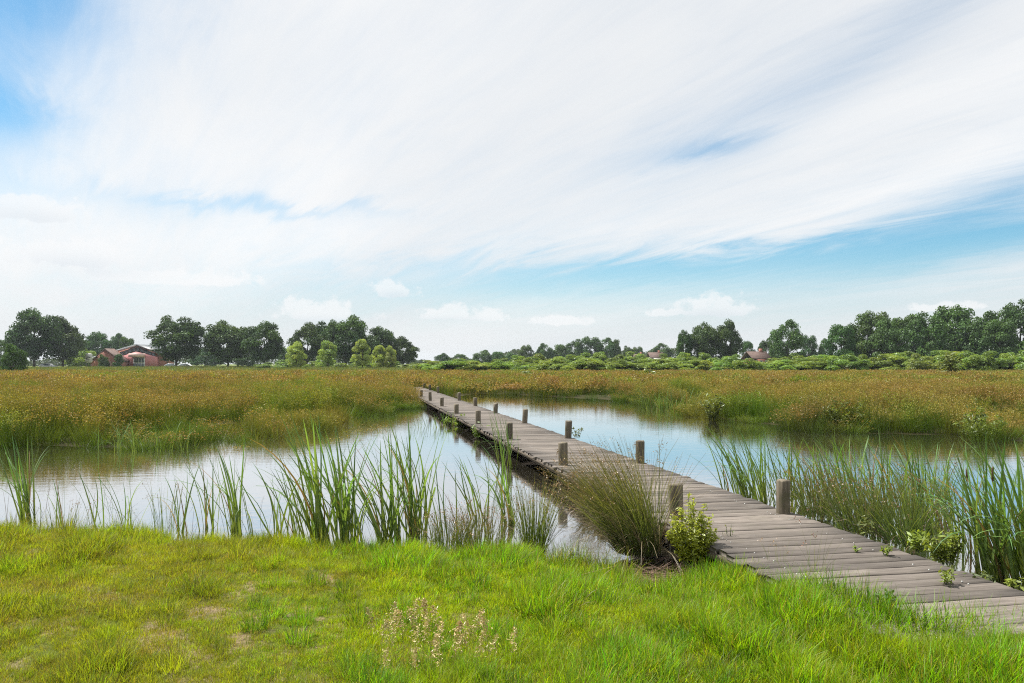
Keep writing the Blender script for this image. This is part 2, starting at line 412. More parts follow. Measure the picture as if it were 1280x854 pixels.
# ------------------------------------------------------------------ ground sheet and water
def axis(d0, d1, step, out, grow=1.12):
    a = list(np.arange(d0, d1 + 1e-6, step)); s = step
    while a[-1] < out: s *= grow; a.append(a[-1] + s)
    return a
xs = axis(0, 14, 0.28, 1000, 1.13); xs = np.array([-v for v in xs[:0:-1]] + xs)
ys = np.array([-v for v in axis(0, 1, 1.0, 200, 1.5)[:0:-1]] + axis(0, 24, 0.26, 1100, 1.10))
X, Y = np.meshgrid(xs, ys); PP = np.stack([X.ravel(), Y.ravel()], 1)
Z = ground_z(PP)
nx, ny = len(xs), len(ys)
ii = (np.arange(ny - 1)[:, None] * nx + np.arange(nx - 1)[None]).ravel()
gm = mk_mesh('ground', np.column_stack([PP, Z]), np.stack([ii, ii + 1, ii + 1 + nx, ii + nx], 1), None, True)
def ground_mat():
    m, t, out = new_mat('soil_and_turf')
    p = t.new('ShaderNodeBsdfPrincipled'); p.inputs['Roughness'].default_value = 0.95; p.inputs['Specular IOR Level'].default_value = 0.1
    pos = t.new('ShaderNodeNewGeometry').outputs['Position']; x, y, z = t.sep(pos)
    n = t.noise(pos, 2.0, 5, 0.6); nf = t.noise(pos, 30, 4, 0.7); nl = t.noise(t.vm('MULTIPLY', pos, (1, 0.4, 1)), 0.05, 4, 0.6)
    soil = t.mix(t.step(nf, 0.35, 0.65), (0.26, 0.20, 0.125), (0.12, 0.09, 0.05))
    turf = t.mix(t.step(nf, 0.35, 0.65), (0.10, 0.12, 0.02), (0.06, 0.07, 0.015))
    near = t.mix(t.step(n, 0.42, 0.55), soil, turf)
    mud = t.mix(t.step(nf, 0.4, 0.6), (0.055, 0.040, 0.024), (0.028, 0.021, 0.014))
    near = t.mix(t.step(z, -0.20, -0.29), near, mud)
    marsh = t.mix(t.step(nf, 0.4, 0.6), (0.05, 0.045, 0.02), (0.03, 0.03, 0.012))
    meadow = t.mix(t.step(nl, 0.4, 0.62), (0.085, 0.12, 0.025), (0.13, 0.145, 0.035))
    c = t.mix(t.step(y, 11.0, 13.0), near, marsh)
    c = t.mix(t.step(y, 112.0, 122.0), c, meadow)
    t.l.new(c, p.inputs['Base Color'])
    b = t.new('ShaderNodeBump'); b.inputs['Strength'].default_value = 0.8; b.inputs['Distance'].default_value = 0.03
    t.l.new(nf, b.inputs['Height']); t.l.new(b.outputs[0], p.inputs['Normal'])
    t.l.new(p.outputs[0], out.inputs[0]); return m
ground = obj('ground', gm, ground_mat()); tag(ground, kind='structure')
ground['label'] = 'flat ground sheet of turf, mud and meadow'

def water_mat():
    m, t, out = new_mat('pond_water')
    p = t.new('ShaderNodeBsdfDiffuse'); p.inputs['Color'].default_value = (0.040, 0.036, 0.024, 1)
    gl = t.new('ShaderNodeBsdfGlossy'); gl.inputs['Roughness'].default_value = 0.02; gl.inputs['Color'].default_value = (0.97, 0.98, 1, 1)
    lw = t.new('ShaderNodeLayerWeight'); lw.inputs['Blend'].default_value = 0.5
    fac = t.m('ADD', 0.18, t.m('MULTIPLY', t.m('POWER', lw.outputs['Facing'], 1.7), 0.82))
    pos = t.new('ShaderNodeNewGeometry').outputs['Position']
    q = t.vm('MULTIPLY', pos, (0.8, 2.2, 1.0))
    n1 = t.noise(q, 2.6, 4, 0.55); n2 = t.noise(t.vm('MULTIPLY', pos, (1.0, 1.8, 1.0)), 14.0, 3, 0.5)
    calm = t.step(t.noise(pos, 0.22, 3, 0.5), 0.40, 0.66)
    h = t.m('ADD', t.m('MULTIPLY', n1, 0.7), t.m('MULTIPLY', t.m('MULTIPLY', n2, 0.30), calm))
    b = t.new('ShaderNodeBump'); b.inputs['Strength'].default_value = 0.032; b.inputs['Distance'].default_value = 0.10
    t.l.new(h, b.inputs['Height']); t.l.new(b.outputs[0], gl.inputs['Normal'])
    mx = t.new('ShaderNodeMixShader'); t.l.new(fac, mx.inputs[0]); t.l.new(p.outputs[0], mx.inputs[1]); t.l.new(gl.outputs[0], mx.inputs[2])
    t.l.new(mx.outputs[0], out.inputs[0]); return m
wx = np.linspace(-75, 85, 41); wy = np.linspace(2.0, 62, 31)
WX, WY = np.meshgrid(wx, wy); wi = (np.arange(30)[:, None] * 41 + np.arange(40)[None]).ravel()
water = obj('pond_water', mk_mesh('pond_water', np.column_stack([WX.ravel(), WY.ravel(), np.full(WX.size, ZW)]), np.stack([wi, wi + 1, wi + 42, wi + 41], 1), None, True), water_mat())
tag(water, kind='structure'); water['label'] = 'calm pond water on both sides of the boardwalk'

# ------------------------------------------------------------------ boardwalk
bw = empty('boardwalk', (C0[0], C0[1], 0), math.atan2(NRM[1], NRM[0]))   # local x across, local y along
tag(bw, 'long weathered timber boardwalk with short posts crossing the pond', 'boardwalk')
S0, S1, PITCH, HALF = 4.80, 54.2, 0.168, 0.765
rng = np.random.default_rng(5); random.seed(5)
plank_meshes = []
for k in range(10):
    b = MB(); w = PITCH * 0.5 - random.uniform(0.004, 0.008); l0 = -HALF - random.uniform(-0.015, 0.02); l1 = HALF + random.uniform(-0.015, 0.02)
    e = 0.006; zt = -random.uniform(0, 0.004)
    prof = [(-w, -0.045), (-w, zt - e), (-w + e, zt), (w - e, zt), (w, zt - e), (w, -0.045)]
    V = []; nseg = 4
    warp = [random.uniform(-0.003, 0.003) for _ in range(nseg + 1)]; sway = [random.uniform(-0.002, 0.002) for _ in range(nseg + 1)]
    for i in range(nseg + 1):
        xx = l0 + (l1 - l0) * i / nseg
        V += [(xx, yy + sway[i], zz + (warp[i] if zz > -0.04 else 0)) for yy, zz in prof]
    Q = []
    for i in range(nseg):
        for j in range(6):
            j2 = (j + 1) % 6; Q.append((i * 6 + j, i * 6 + j2, i * 6 + 6 + j2, i * 6 + 6 + j))
    for o in (0, nseg * 6): Q += [(o, o + 1, o + 2, o + 3), (o, o + 3, o + 4, o + 5)]
    b.add(V, Q); plank_meshes.append(b.mesh('plank'))
npl = int((S1 - S0) / PITCH); screws = MB()
for i in range(npl):
    s = S0 + (i + 0.5) * PITCH
    o = obj('plank', random.choice(plank_meshes), M_plank, bw, (random.uniform(-0.012, 0.012), s + random.uniform(-0.002, 0.002), random.uniform(-0.003, 0.003)))
    o.rotation_euler = (random.uniform(-0.008, 0.008), random.uniform(-0.002, 0.002), random.uniform(-0.004, 0.004))
    if i % 2 and random.random() < 0.5: o.rotation_euler[2] += math.pi
    for tx in (-0.52, 0.0, 0.53):
        for dy in (-0.048, 0.048):
            if random.random() < 0.55 and tx:
                cx, cy_ = tx + random.uniform(-0.02, 0.02), s + dy + random.uniform(-0.006, 0.006)
                a = np.arange(6) * math.pi / 3; r_ = random.uniform(0.004, 0.007)
                V = [(cx + r_ * math.cos(q), cy_ + r_ * math.sin(q), zz) for zz in (-0.003, 0.005) for q in a]
                screws.add(V, [(6, 7, 8, 9), (6, 9, 10, 11)] + [(j, (j + 1) % 6, 6 + (j + 1) % 6, 6 + j) for j in range(6)])
M_screw = plain('galvanised_screw', (0.45, 0.45, 0.43), 0.45, 0.5, 0.3, 0.3, 40)
so = obj('screw_heads', screws.mesh('screw_heads'), M_screw, bw); so['kind'] = 'stuff'
def post_mesh(h, seed):
    r = np.random.default_rng(seed); b = MB(); ns = 14; th = np.arange(ns) * 2 * math.pi / ns
    rad = 0.072 * (1 + 0.05 * r.normal(size=ns)); zs = [-1.0, -0.3, 0.0, h * 0.5, h - 0.012, h]
    V = []
    for i, z_ in enumerate(zs):
        q = rad * (1 - (0.07 if i == 5 else 0)) * (1 + 0.015 * r.normal(size=ns))
        V += [(q[k] * math.cos(th[k]), q[k] * math.sin(th[k]), z_ + (0.006 * r.normal() if i == 5 else 0)) for k in range(ns)]
    Q = [(i * ns + k, i * ns + (k + 1) % ns, (i + 1) * ns + (k + 1) % ns, (i + 1) * ns + k) for i in range(5) for k in range(ns)]
    o = 5 * ns; Q += [(o, o + k, o + k + 1, o + k + 2) for k in range(1, ns - 2, 2)]
    return b.add(V, Q).mesh('post')
for k in range(11):
    s = 8.51 + 4.354 * k
    for side, tx in ((-1, -0.59), (1, 0.66)):
        if side > 0 and k == 7: continue
        if s > S1: continue
        o = obj('post', post_mesh(0.345 + random.uniform(-0.055, 0.035), 10 * k + side + 3), M_post, bw, (tx + random.uniform(-0.015, 0.015), s + random.uniform(-0.04, 0.04), 0))
        o.rotation_euler = (random.uniform(-0.035, 0.035), random.uniform(-0.05, 0.05), random.uniform(0, 6))
    obj('cross_beam', MB().box(-0.72, 0.72, s - 0.16, s - 0.085, -0.232, -0.112).mesh('cross_beam'), M_beam, bw)
for tx in (-0.735, 0.735, 0.0):
    obj('side_beam' if tx else 'middle_beam', MB().box(tx - 0.03, tx + 0.03, S0 + 0.01, S1 - 0.02, -0.11, -0.049).mesh('beam'), M_beam, bw)

# ------------------------------------------------------------------ scatter by geometry nodes (only for what nobody could count)
def scatter_group(name, coll):
    g = bpy.data.node_groups.new(name, 'GeometryNodeTree')
    g.interface.new_socket('Geometry', in_out='INPUT', socket_type='NodeSocketGeometry')
    g.interface.new_socket('Geometry', in_out='OUTPUT', socket_type='NodeSocketGeometry')
    i = g.nodes.new('NodeGroupInput'); o = g.nodes.new('NodeGroupOutput')
    ci = g.nodes.new('GeometryNodeCollectionInfo'); ci.inputs['Collection'].default_value = coll
    ci.inputs['Separate Children'].default_value = True; ci.inputs['Reset Children'].default_value = True
    ip = g.nodes.new('GeometryNodeInstanceOnPoints'); ip.inputs['Pick Instance'].default_value = True
    def at(nm, typ):
        a = g.nodes.new('GeometryNodeInputNamedAttribute'); a.data_type = typ; a.inputs['Name'].default_value = nm
        return next(s for s in a.outputs if s.enabled and s.name == 'Attribute')
    L = g.links.new
    L(i.outputs[0], ip.inputs['Points']); L(ci.outputs[0], ip.inputs['Instance'])
    L(at('idx', 'INT'), ip.inputs['Instance Index']); L(at('rot', 'FLOAT_VECTOR'), ip.inputs['Rotation']); L(at('scl', 'FLOAT_VECTOR'), ip.inputs['Scale'])
    L(ip.outputs[0], o.inputs[0])
    return g
def scatter(name, P, idx, rot, scl, sources, mat, label, cat):
    coll = bpy.data.collections.new(name + '_sources')
    for j, me in enumerate(sources):
        if len(me.materials) == 0: me.materials.append(mat)
        coll.objects.link(bpy.data.objects.new('%s_source_%02d' % (name, j), me))
    me = bpy.data.meshes.new(name); n = len(P)
    me.vertices.add(n); me.vertices.foreach_set('co', np.asarray(P, np.float32).ravel())
    for nm, typ, arr in (('idx', 'INT', np.asarray(idx, np.int32)), ('rot', 'FLOAT_VECTOR', np.asarray(rot, np.float32)), ('scl', 'FLOAT_VECTOR', np.asarray(scl, np.float32))):
        a = me.attributes.new(nm, typ, 'POINT'); a.data.foreach_set('value' if typ == 'INT' else 'vector', arr.ravel())
    o = obj(name, me, None); md = o.modifiers.new('scatter', 'NODES'); md.node_group = scatter_group(name, coll)
    tag(o, label, cat, kind='stuff'); return o
def jit(rng, base, v): return np.asarray(base) * (1 + v * rng.normal(size=(1, 3)))

# --- lawn on the near bank
def tuft(seed, n, rad, L0, L1, W, colA, colB, lean=0.25, bend=0.9, segs=3):
    r = np.random.default_rng(seed)
    a = r.uniform(0, 6.28, n); q = rad * np.sqrt(r.uniform(0, 1, n))
    base = np.stack([q * np.cos(a), q * np.sin(a), np.zeros(n) - 0.01], 1)
    v = r.uniform(0.55, 1.35, (n, 1)); ca = np.asarray(colA) * v; cb = np.asarray(colB) * v * (1 + 0.18 * r.normal(size=(n, 3)))
    st = r.uniform(0, 1, n) < 0.06; ca[st] = np.array([0.20, 0.16, 0.07]) * v[st]; cb[st] = np.array([0.33, 0.26, 0.12]) * v[st]
    V, Q, c, _ = ribbons(r, base, r.uniform(L0, L1, n), r.uniform(0.7, 1.2, n) * W, a + r.normal(0, 0.9, n), np.abs(r.normal(0, lean, n)), r.uniform(0.1, bend, n), segs, ca, np.clip(cb, 0, 1))
    return mk_mesh('tuft', V, Q, c)
G1, G2 = (0.120, 0.185, 0.008), (0.30, 0.385, 0.012)
tufts = [tuft(k, 60, 0.085, 0.03, 0.085, 0.0044, G1, G2, 0.45, 1.3) for k in range(4)] + \
        [tuft(10 + k, 46, 0.045, 0.07, 0.17, 0.0050, (0.075, 0.145, 0.008), (0.215, 0.335, 0.014), 0.30, 1.2) for k in range(4)] + \
        [tuft(20 + k, 36, 0.07, 0.03, 0.09, 0.0040, (0.28, 0.21, 0.09), (0.36, 0.28, 0.11), 0.7, 1.0) for k in range(2)]
rng = np.random.default_rng(11)
N = 90000
# more tufts close to the camera where each one is larger in the picture
Yp = 1.6 + 11.0 * rng.uniform(0, 1, N) ** 1.15; Xp = rng.uniform(-1, 1, N) * (0.86 * Yp + 2.0)
P2 = np.stack([Xp, Yp], 1); s_ = pond_sd(P2)
loc = np.column_stack([(P2 - C0) @ NRM, (P2 - C0) @ DIRV])
onDeck = (np.abs(loc[:, 0]) < HALF + 0.03 - 0.10 * (rng.uniform(0, 1, N) < 0.25)) & (loc[:, 1] > S0 - 0.03 + 0.12 * (rng.uniform(0, 1, N) < 0.5))
bare = np.zeros(N)
for px, py, r_ in [(200, 800, 0.08), (204, 785, 0.05), (196, 815, 0.06), (270, 765, 0.07), (165, 752, 0.09), (60, 815, 0.08), (140, 780, 0.07), (240, 735, 0.07), (30, 740, 0.10), (60, 700, 0.09), (110, 735, .07), (300, 800, .06)]:
    q = onz(px, py, -0.08); bare = np.maximum(bare, np.exp(-((P2[:, 0] - q[0]) ** 2 / (r_ * 1.5) ** 2 + (P2[:, 1] - q[1]) ** 2 / (r_ * 1.6) ** 2)))
mudspot = onz(820, 728, -0.2); bare = np.maximum(bare, 1.2 * np.exp(-(((P2[:, 0] - mudspot[0]) / 0.42) ** 2 + ((P2[:, 1] - mudspot[1]) / 0.40) ** 2)))
keep = (s_ > -0.06 + 0.16 * vnoise(P2, 3.1, 29)) & ~onDeck & (bare < rng.uniform(0.2, 1.3, N)) & (Yp < NEAR_Y)
P2, s_, bare, loc = P2[keep], s_[keep], bare[keep], loc[keep]; n = len(P2)
tall = 0.8 * vnoise(P2, 1.3, 7) + 0.75 * vnoise(P2, 5.5, 17) + 0.9 * np.exp(-((np.abs(loc[:, 0] + HALF + 0.15)) / 0.25) ** 2) * (loc[:, 1] < 9) + 1.5 * np.exp(-(s_ / 0.35) ** 2) * (vnoise(P2, 2.6, 23) > -0.2) - 0.5 * (P2[:, 0] < -1.0) + 1.0 * (loc[:, 1] < S0) * (loc[:, 0] > -1.2) * (loc[:, 1] > S0 - 0.7)
u = rng.uniform(0, 1, n); idx = np.where(tall + rng.normal(0, 0.5, n) > 0.75, rng.integers(4, 8, n), rng.integers(0, 4, n))
dryp = 0.05 + 0.30 * np.clip(-P2[:, 0] / 4, 0, 1) + 0.8 * bare
idx = np.where(u < dryp, rng.integers(8, 10, n), idx)
scl = (0.75 + 0.5 * rng.uniform(0, 1, n)) * np.where(P2[:, 0] < -1, 0.85, 1.0) * (1 + 0.28 * np.clip(tall, -1.5, 2.0))
rot = np.stack([rng.normal(0, 0.12, n), rng.normal(0, 0.12, n), rng.uniform(0, 6.28, n)], 1)
scatter('lawn_grass', np.column_stack([P2, ground_z(P2)]), idx, rot, np.repeat(scl[:, None], 3, 1), tufts, M_grass, 'short sunlit grass covering the near bank', 'grass')

# --- rushes of the marsh
def rush(seed, n, rad, L0, L1, W, seeds=3, lean=0.16, brown=1.0):
    r = np.random.default_rng(seed); a = r.uniform(0, 6.28, n); q = rad * np.sqrt(r.uniform(0, 1, n))
    base = np.stack([q * np.cos(a), q * np.sin(a), np.zeros(n) - 0.03], 1)
    v = r.uniform(0.7, 1.3, (n, 1))
    L = r.uniform(L0, L1, n)
    ca = np.asarray((0.060, 0.105, 0.016)) * v; cb = np.asarray((0.150, 0.145, 0.036)) * v * brown + np.asarray((0.13, 0.21, 0.03)) * v * (1 - brown)
    V, Q, c, ctr = ribbons(r, base, L, W * r.uniform(0.7, 1.2, n), a + r.normal(0, 0.7, n), np.abs(r.normal(0, lean, n)), r.uniform(0.0, 0.5, n), 3, ca, cb, 0.5, 0, 3.0, 0.35, 1.6)
    b = MB().add(V, Q, c)
    if seeds:
        tip = ctr[:, -1] * 0.75 + ctr[:, -2] * 0.25
        P = np.repeat(tip, seeds, 0) + r.normal(0, 1, (n * seeds, 3)) * np.array([0.028, 0.028, 0.035])
        sc = np.repeat(r.uniform(0.75, 1.3, (n, 1)), seeds, 0) * np.asarray((0.270, 0.185, 0.062))
        Vq, Qq, cq = leafquads(r, P, r.normal(size=P.shape), W * 4.0 * r.uniform(0.7, 1.4, len(P)), 1.3, sc)
        b.add(Vq, Qq, cq)
    return b.mesh('rush')
rushes = [rush(100 + k, 60, 0.20, 0.62, 0.98, 0.0065) for k in range(4)] + \
         [rush(120 + k, 70, 0.55, 0.62, 0.98, 0.016, 3) for k in range(4)] + \
         [rush(140 + k, 60, 0.22, 0.5, 0.85, 0.0075, 0, 0.2, 0.15) for k in range(3)] + \
         [rush(160 + k, 60, 0.5, 0.55, 0.9, 0.016, 1, 0.2, 0.2) for k in range(2)]
rng = np.random.default_rng(12)
def field(n, y0, y1, wide):
    y = np.sqrt(rng.uniform(y0 ** 2, y1 ** 2, n)); x = rng.uniform(-1, 1, n) * (wide * y + 4)
    return np.stack([x, y], 1)
Pn = field(15000, 12.5, 42, 0.80); Pf = field(12000, 38, 118, 0.80)
Pm = np.concatenate([Pn, Pf]); far_ = np.concatenate([np.zeros(len(Pn), bool), np.ones(len(Pf), bool)])
s_ = pond_sd(Pm); l_ = np.column_stack([(Pm - C0) @ NRM, (Pm - C0) @ DIRV])
clump = vnoise(Pm, 1.9, 51) + 0.7 * vnoise(Pm, 4.3, 52); rag = 0.6 * vnoise(Pm, 1.1, 53) + 0.5 * vnoise(Pm, 2.7, 54)
keep = ((s_ > 0.15 + rag) | ((s_ > -2.4) & (Pm[:, 0] < 0) & (vnoise(Pm, 1.4, 55) + 0.7 * vnoise(Pm, 3.7, 56) > 0.85)))  & (Pm[:, 1] > 13) & ~((np.abs(l_[:, 0]) < 0.95 + 0.2 * far_) & (l_[:, 1] < S1 + 0.5))
keep &= ~((s_ < 0.05) & (l_[:, 1] > 34))
Pm, far_, s_, clump = Pm[keep], far_[keep], s_[keep], clump[keep]; n = len(Pm); low = (clump < 0.0) & ~far_
edge = s_ < 0.8
gr = (low & (rng.uniform(0, 1, n) < 0.7)) | (edge & (rng.uniform(0, 1, n) < 0.30)) | (rng.uniform(0, 1, n) < 0.12 + 0.55 * (vnoise(Pm, 0.45, 9) > 0.7) + 0.35 * (vnoise(Pm, 1.3, 19) > 0.9))
idx = np.where(far_ & (Pm[:, 1] > 45), np.where(gr, rng.integers(11, 13, n), rng.integers(4, 8, n)), np.where(gr, rng.integers(8, 11, n), rng.integers(0, 4, n)))
h = np.clip(0.88 + 0.13 * vnoise(Pm, 0.5, 4) + 0.17 * vnoise(Pm, 1.9, 51) + 0.10 * vnoise(Pm, 0.9, 57) + 0.12 * rng.normal(size=n), 0.55, 1.25) * np.clip(0.72 + 0.25 * s_, 0.72, 1.0)
h = np.where(low, h * rng.uniform(0.5, 0.8, n), h * 1.06)
h *= 1 - 0.25 * np.clip((Pm[:, 1] - 90) / 28, 0, 1)
w = rng.uniform(0.9, 1.3, n)
rot = np.stack([rng.normal(0, 0.06, n), rng.normal(0, 0.06, n), rng.uniform(0, 6.28, n)], 1)
scatter('marsh_rushes', np.column_stack([Pm, ground_z(Pm)]), idx, rot, np.stack([w, w, h], 1), rushes, M_rush, 'brown flowering rushes filling the marsh beyond the pond', 'rushes')

# --- tall grass and herbs of the meadow beyond the rushes
meadow = [tuft(300 + k, 80, 0.8, 0.45, 0.95, 0.06, (0.07, 0.10, 0.02), (0.13, 0.17, 0.035), 0.25, 0.6, 2) for k in range(4)]
rng = np.random.default_rng(13)
Pm = field(9000, 116, 215, 0.85); n = len(Pm)
sc_ = np.clip(0.8 + 0.3 * vnoise(Pm, 0.12, 5), 0.35, 1.3)
rot = np.stack([np.zeros(n), np.zeros(n), rng.uniform(0, 6.28, n)], 1)
scatter('meadow_grass', np.column_stack([Pm, ground_z(Pm)]), rng.integers(0, 4, n), rot, np.stack([np.full(n, 1.3), np.full(n, 1.3), sc_], 1), meadow, M_bush, 'green meadow grass between the rushes and the trees', 'grass')

# ------------------------------------------------------------------ trees
def crown_mesh(seed, kind, n):
    """a crown one high and one wide standing on z=0, leaf faces in clumps"""
    r = np.random.default_rng(seed)
    if kind == 'oak':
        k = 64; d = r.normal(size=(k, 3)); d /= np.linalg.norm(d, axis=1)[:, None]; q = r.uniform(0.30, 1, (k, 1)) ** 0.5
        c = d * q * np.array([0.40, 0.40, 0.40]) + np.array([0, 0, 0.53]); low = c[:, 2] < 0.16; c[low, 2] = 0.16 + 0.12 * r.uniform(0, 1, low.sum())
        rad = r.uniform(0.075, 0.15, k)
    elif kind == 'dense':
        k = 56; z = r.uniform(0.05, 0.92, k); a = r.uniform(0, 6.28, k); q = 0.40 * np.sin(np.clip(0.80 + z * 2.2, 0, 3.1)) ** 0.7 * r.uniform(0.55, 1, k)
        c = np.stack([q * np.cos(a), q * np.sin(a), z], 1); rad = r.uniform(0.09, 0.15, k)
    elif kind == 'cone':
        k = 90; z = r.uniform(0.04, 0.97, k) ** 1.2; a = r.uniform(0, 6.28, k); q = 0.40 * (1 - z) ** 0.7 * r.uniform(0.5, 1, k)
        c = np.stack([q * np.cos(a), q * np.sin(a), z], 1); rad = 0.05 + 0.09 * (1 - z)
    elif kind == 'willow':
        k = 40; z = r.uniform(0.16, 0.95, k); a = r.uniform(0, 6.28, k); q = 0.40 * np.clip(1 - np.abs(z - 0.38) / 0.60, 0.02, 1) ** 0.6 * r.uniform(0.3, 1, k)
        c = np.stack([q * np.cos(a), q * np.sin(a), z], 1); rad = r.uniform(0.08, 0.14, k)
    else:   # shrub
        k = 40; a = r.uniform(0, 6.28, k); q = 0.42 * np.sqrt(r.uniform(0, 1, k)); z = r.uniform(0.05, 0.92, k) * (1 - (q / 0.60) ** 2)
        c = np.stack([q * np.cos(a), q * np.sin(a), z], 1); rad = r.uniform(0.05, 0.16, k)
    wgt = rad ** 2; pick = r.choice(k, n, p=wgt / wgt.sum())
    d = r.normal(size=(n, 3)); d /= np.linalg.norm(d, axis=1)[:, None]; d[:, 2] = np.where(d[:, 2] < -0.4, -d[:, 2], d[:, 2])
    P = c[pick] + d * (rad[pick] * r.uniform(0.55, 1.12, n))[:, None]
    P[:, 2] = np.maximum(P[:, 2], 0.015)
    tone = r.uniform(0.72, 1.3, k)[pick][:, None] * r.uniform(0.75, 1.25, (n, 1))
    base = {'oak': (0.050, 0.098, 0.030), 'dense': (0.054, 0.115, 0.030), 'cone': (0.050, 0.100, 0.034), 'willow': (0.23, 0.335, 0.085), 'shrub': (0.15, 0.235, 0.050)}[kind]
    alt = np.asarray(base) * np.array([1.35, 1.18, 0.9])
    mixv = r.uniform(0, 1, (k, 1))[pick]
    col = (np.asarray(base) * (1 - mixv) + alt * mixv) * tone
    size = {'oak': 0.034, 'dense': 0.034, 'cone': 0.032, 'willow': 0.026, 'shrub': 0.030}[kind] * r.uniform(0.6, 1.3, n)
    asp = {'willow': 2.6, 'shrub': 2.2}.get(kind, 1.3)
    nn = d + r.normal(size=(n, 3)) * 0.55
    hz, wz = np.percentile(P[:, 2], 99.6), np.percentile(np.hypot(P[:, 0], P[:, 1]), 98)
    P = P * np.array([0.5 / wz, 0.5 / wz, 1 / hz]); c = c * np.array([0.5 / wz, 0.5 / wz, 1 / hz])
    V, Q, cc = leafquads(r, P, nn, size, asp, col)
    return mk_mesh('crown', V, Q, cc), c, rad
def trunk_mesh(seed, lobes, thick=0.022, top=0.75):
    r = np.random.default_rng(seed + 900); b = MB()
    zz = np.linspace(-0.03, top, 6); bend = np.cumsum(r.normal(0, 0.008, (6, 2)), 0)
    P = np.column_stack([bend, zz]); rr = thick * np.array([1.35, 1, 0.85, 0.65, 0.42, 0.16])
    b.tube(P, rr, 7)
    for j in range(min(11, len(lobes))):
        c = lobes[j]; z0 = min(max(0.14, c[2] - 0.28), top * 0.85)
        p0 = np.array([np.interp(z0, zz, bend[:, 0]), np.interp(z0, zz, bend[:, 1]), z0])
        mid = p0 * 0.5 + c * 0.5 + np.array([0, 0, 0.03]); b.tube([p0, mid, c], [thick * 0.45, thick * 0.28, thick * 0.08], 5)
    return b.mesh('trunk', True)
KIT = {}
def kit(kind, var):
    if (kind, var) not in KIT:
        n = {'oak': 15000, 'dense': 13000, 'cone': 6500, 'willow': 10000, 'shrub': 9500}[kind]
        cm, lo, ra = crown_mesh(hash((kind, var)) % 9973 if False else sum(map(ord, kind)) * 7 + var * 31, kind, n)
        KIT[(kind, var)] = (cm, trunk_mesh(var * 13 + len(kind), lo, {'oak': 0.022, 'dense': 0.02, 'cone': 0.02, 'willow': 0.022, 'shrub': 0.012}[kind], {'shrub': 0.5}.get(kind, 0.75)))
    return KIT[(kind, var)]
treeno = [0]
def tree(name, kind, px, top, wpx, D, label, cat='tree', group=None, zg=0.0, lift=0.0, seed=None):
    treeno[0] += 1; i = treeno[0] if seed is None else seed
    hgt = zat(top, D) - zg; wid = wpx * D / FPX
    p = atd(px, D, zg); e = empty(name, p, (i * 2.399) % 6.283)
    cm, tm = kit(kind, i % 4)
    c = obj('crown', cm, M_bush if kind in ('willow', 'shrub') else M_leaf, e); c.scale = (wid, wid, hgt)
    t_ = obj('trunk', tm, M_bark, e); t_.scale = (hgt * 0.95, hgt * 0.95, hgt) if kind not in ('shrub',) else (wid, wid, hgt)
    tag(e, label, cat, group); return e
GL, GR_, GC = 'oaks beside the red building', 'trees of the wood on the right', 'far trees along the horizon'
for a in [(42, 389, 66, 212, 'tallest oak at the far left, left half of a double crown'), (78, 398, 52, 218, 'far left oak, right half of a double crown, beside sign'),
          (221, 397, 66, 205, 'dark round oak standing right of the red building'), (285, 403, 58, 208, 'second dark oak right of the red building'),
          (331, 404, 52, 204, 'third dark oak right of the red building'), (384, 405, 48, 214, 'dark tree behind the leftmost pale willow'),
          (408, 402, 40, 222, 'dark tree between first and second pale willows'), (433, 397, 58, 210, 'tallest dark tree behind the pale willows'),
          (474, 410, 40, 216, 'dark tree behind the two slim pale willows'), (503, 422, 40, 220, 'greyish green tree ending the left tree group')]:
    tree('oak_tree', 'oak', a[0], a[1], a[2], a[3], a[4], group=GL)
for j, a in enumerate([(8, 424, 36), (100, 424, 34), (122, 416, 36), (142, 418, 32), (158, 422, 26), (258, 434, 40), (310, 432, 40), (358, 434, 30), (455, 432, 40)]):
    tree('woodland_tree', 'dense', a[0], a[1], a[2], 300, '%s from the left of the blue-green trees behind the oaks' % ORD[j], group='distant trees behind the oaks')
tree('pale_willow_bush', 'shrub', 101, 436, 36, 246, 'grey green willow bush behind the white sign')
for j, a in enumerate([(370, 428, 30, 172), (410, 427, 33, 172), (453, 425, 31, 170), (474, 432, 20, 178), (488, 433, 20, 178)]):
    tree('young_willow', 'willow', a[0], a[1], a[2], a[3], '%s from the left of the pale yellow-green young willows' % ORD[j], group='young pale willows in the meadow', zg=-0.1)
for px in (129, 148):
    tree('clipped_tree', 'dense', px, 443, 13, 226, 'small rounded tree before the %s of the red building' % ('brick lean-to left' if px == 129 else 'brick arch'), group='small rounded trees at the building')
for j, a in enumerate([(552, 442, 22), (575, 443, 24), (603, 438, 26), (622, 440, 22), (640, 441, 20), (658, 432, 22), (681, 430, 24), (700, 431, 22), (718, 425, 30), (738, 422, 36), (758, 423, 30), (770, 425, 14),
                       (785, 433, 16), (797, 434, 18), (827, 430, 30), (935, 427, 20), (957, 424, 22), (1010, 420, 28), (1032, 424, 20)]):
    tree('horizon_tree', 'dense', a[0], a[1], a[2], 330 if a[0] < 900 else 260, '%s from the left of the low far trees along the middle horizon' % ORD[j], group=GC)
for a in [(855, 414, 22, 'slim pale tree left of the pair of airy trees'), (881, 405, 38, 'left one of the pair of tall airy trees, right of centre'), (909, 402, 38, 'right one of the pair of tall airy trees, right of centre')]:
    tree('birch_tree', 'oak', a[0], a[1], a[2], 200, a[3], group='airy trees right of the centre')
tree('conical_tree', 'dense', 984, 402, 46, 205, 'single dark cone-shaped tree beside the brown roof')
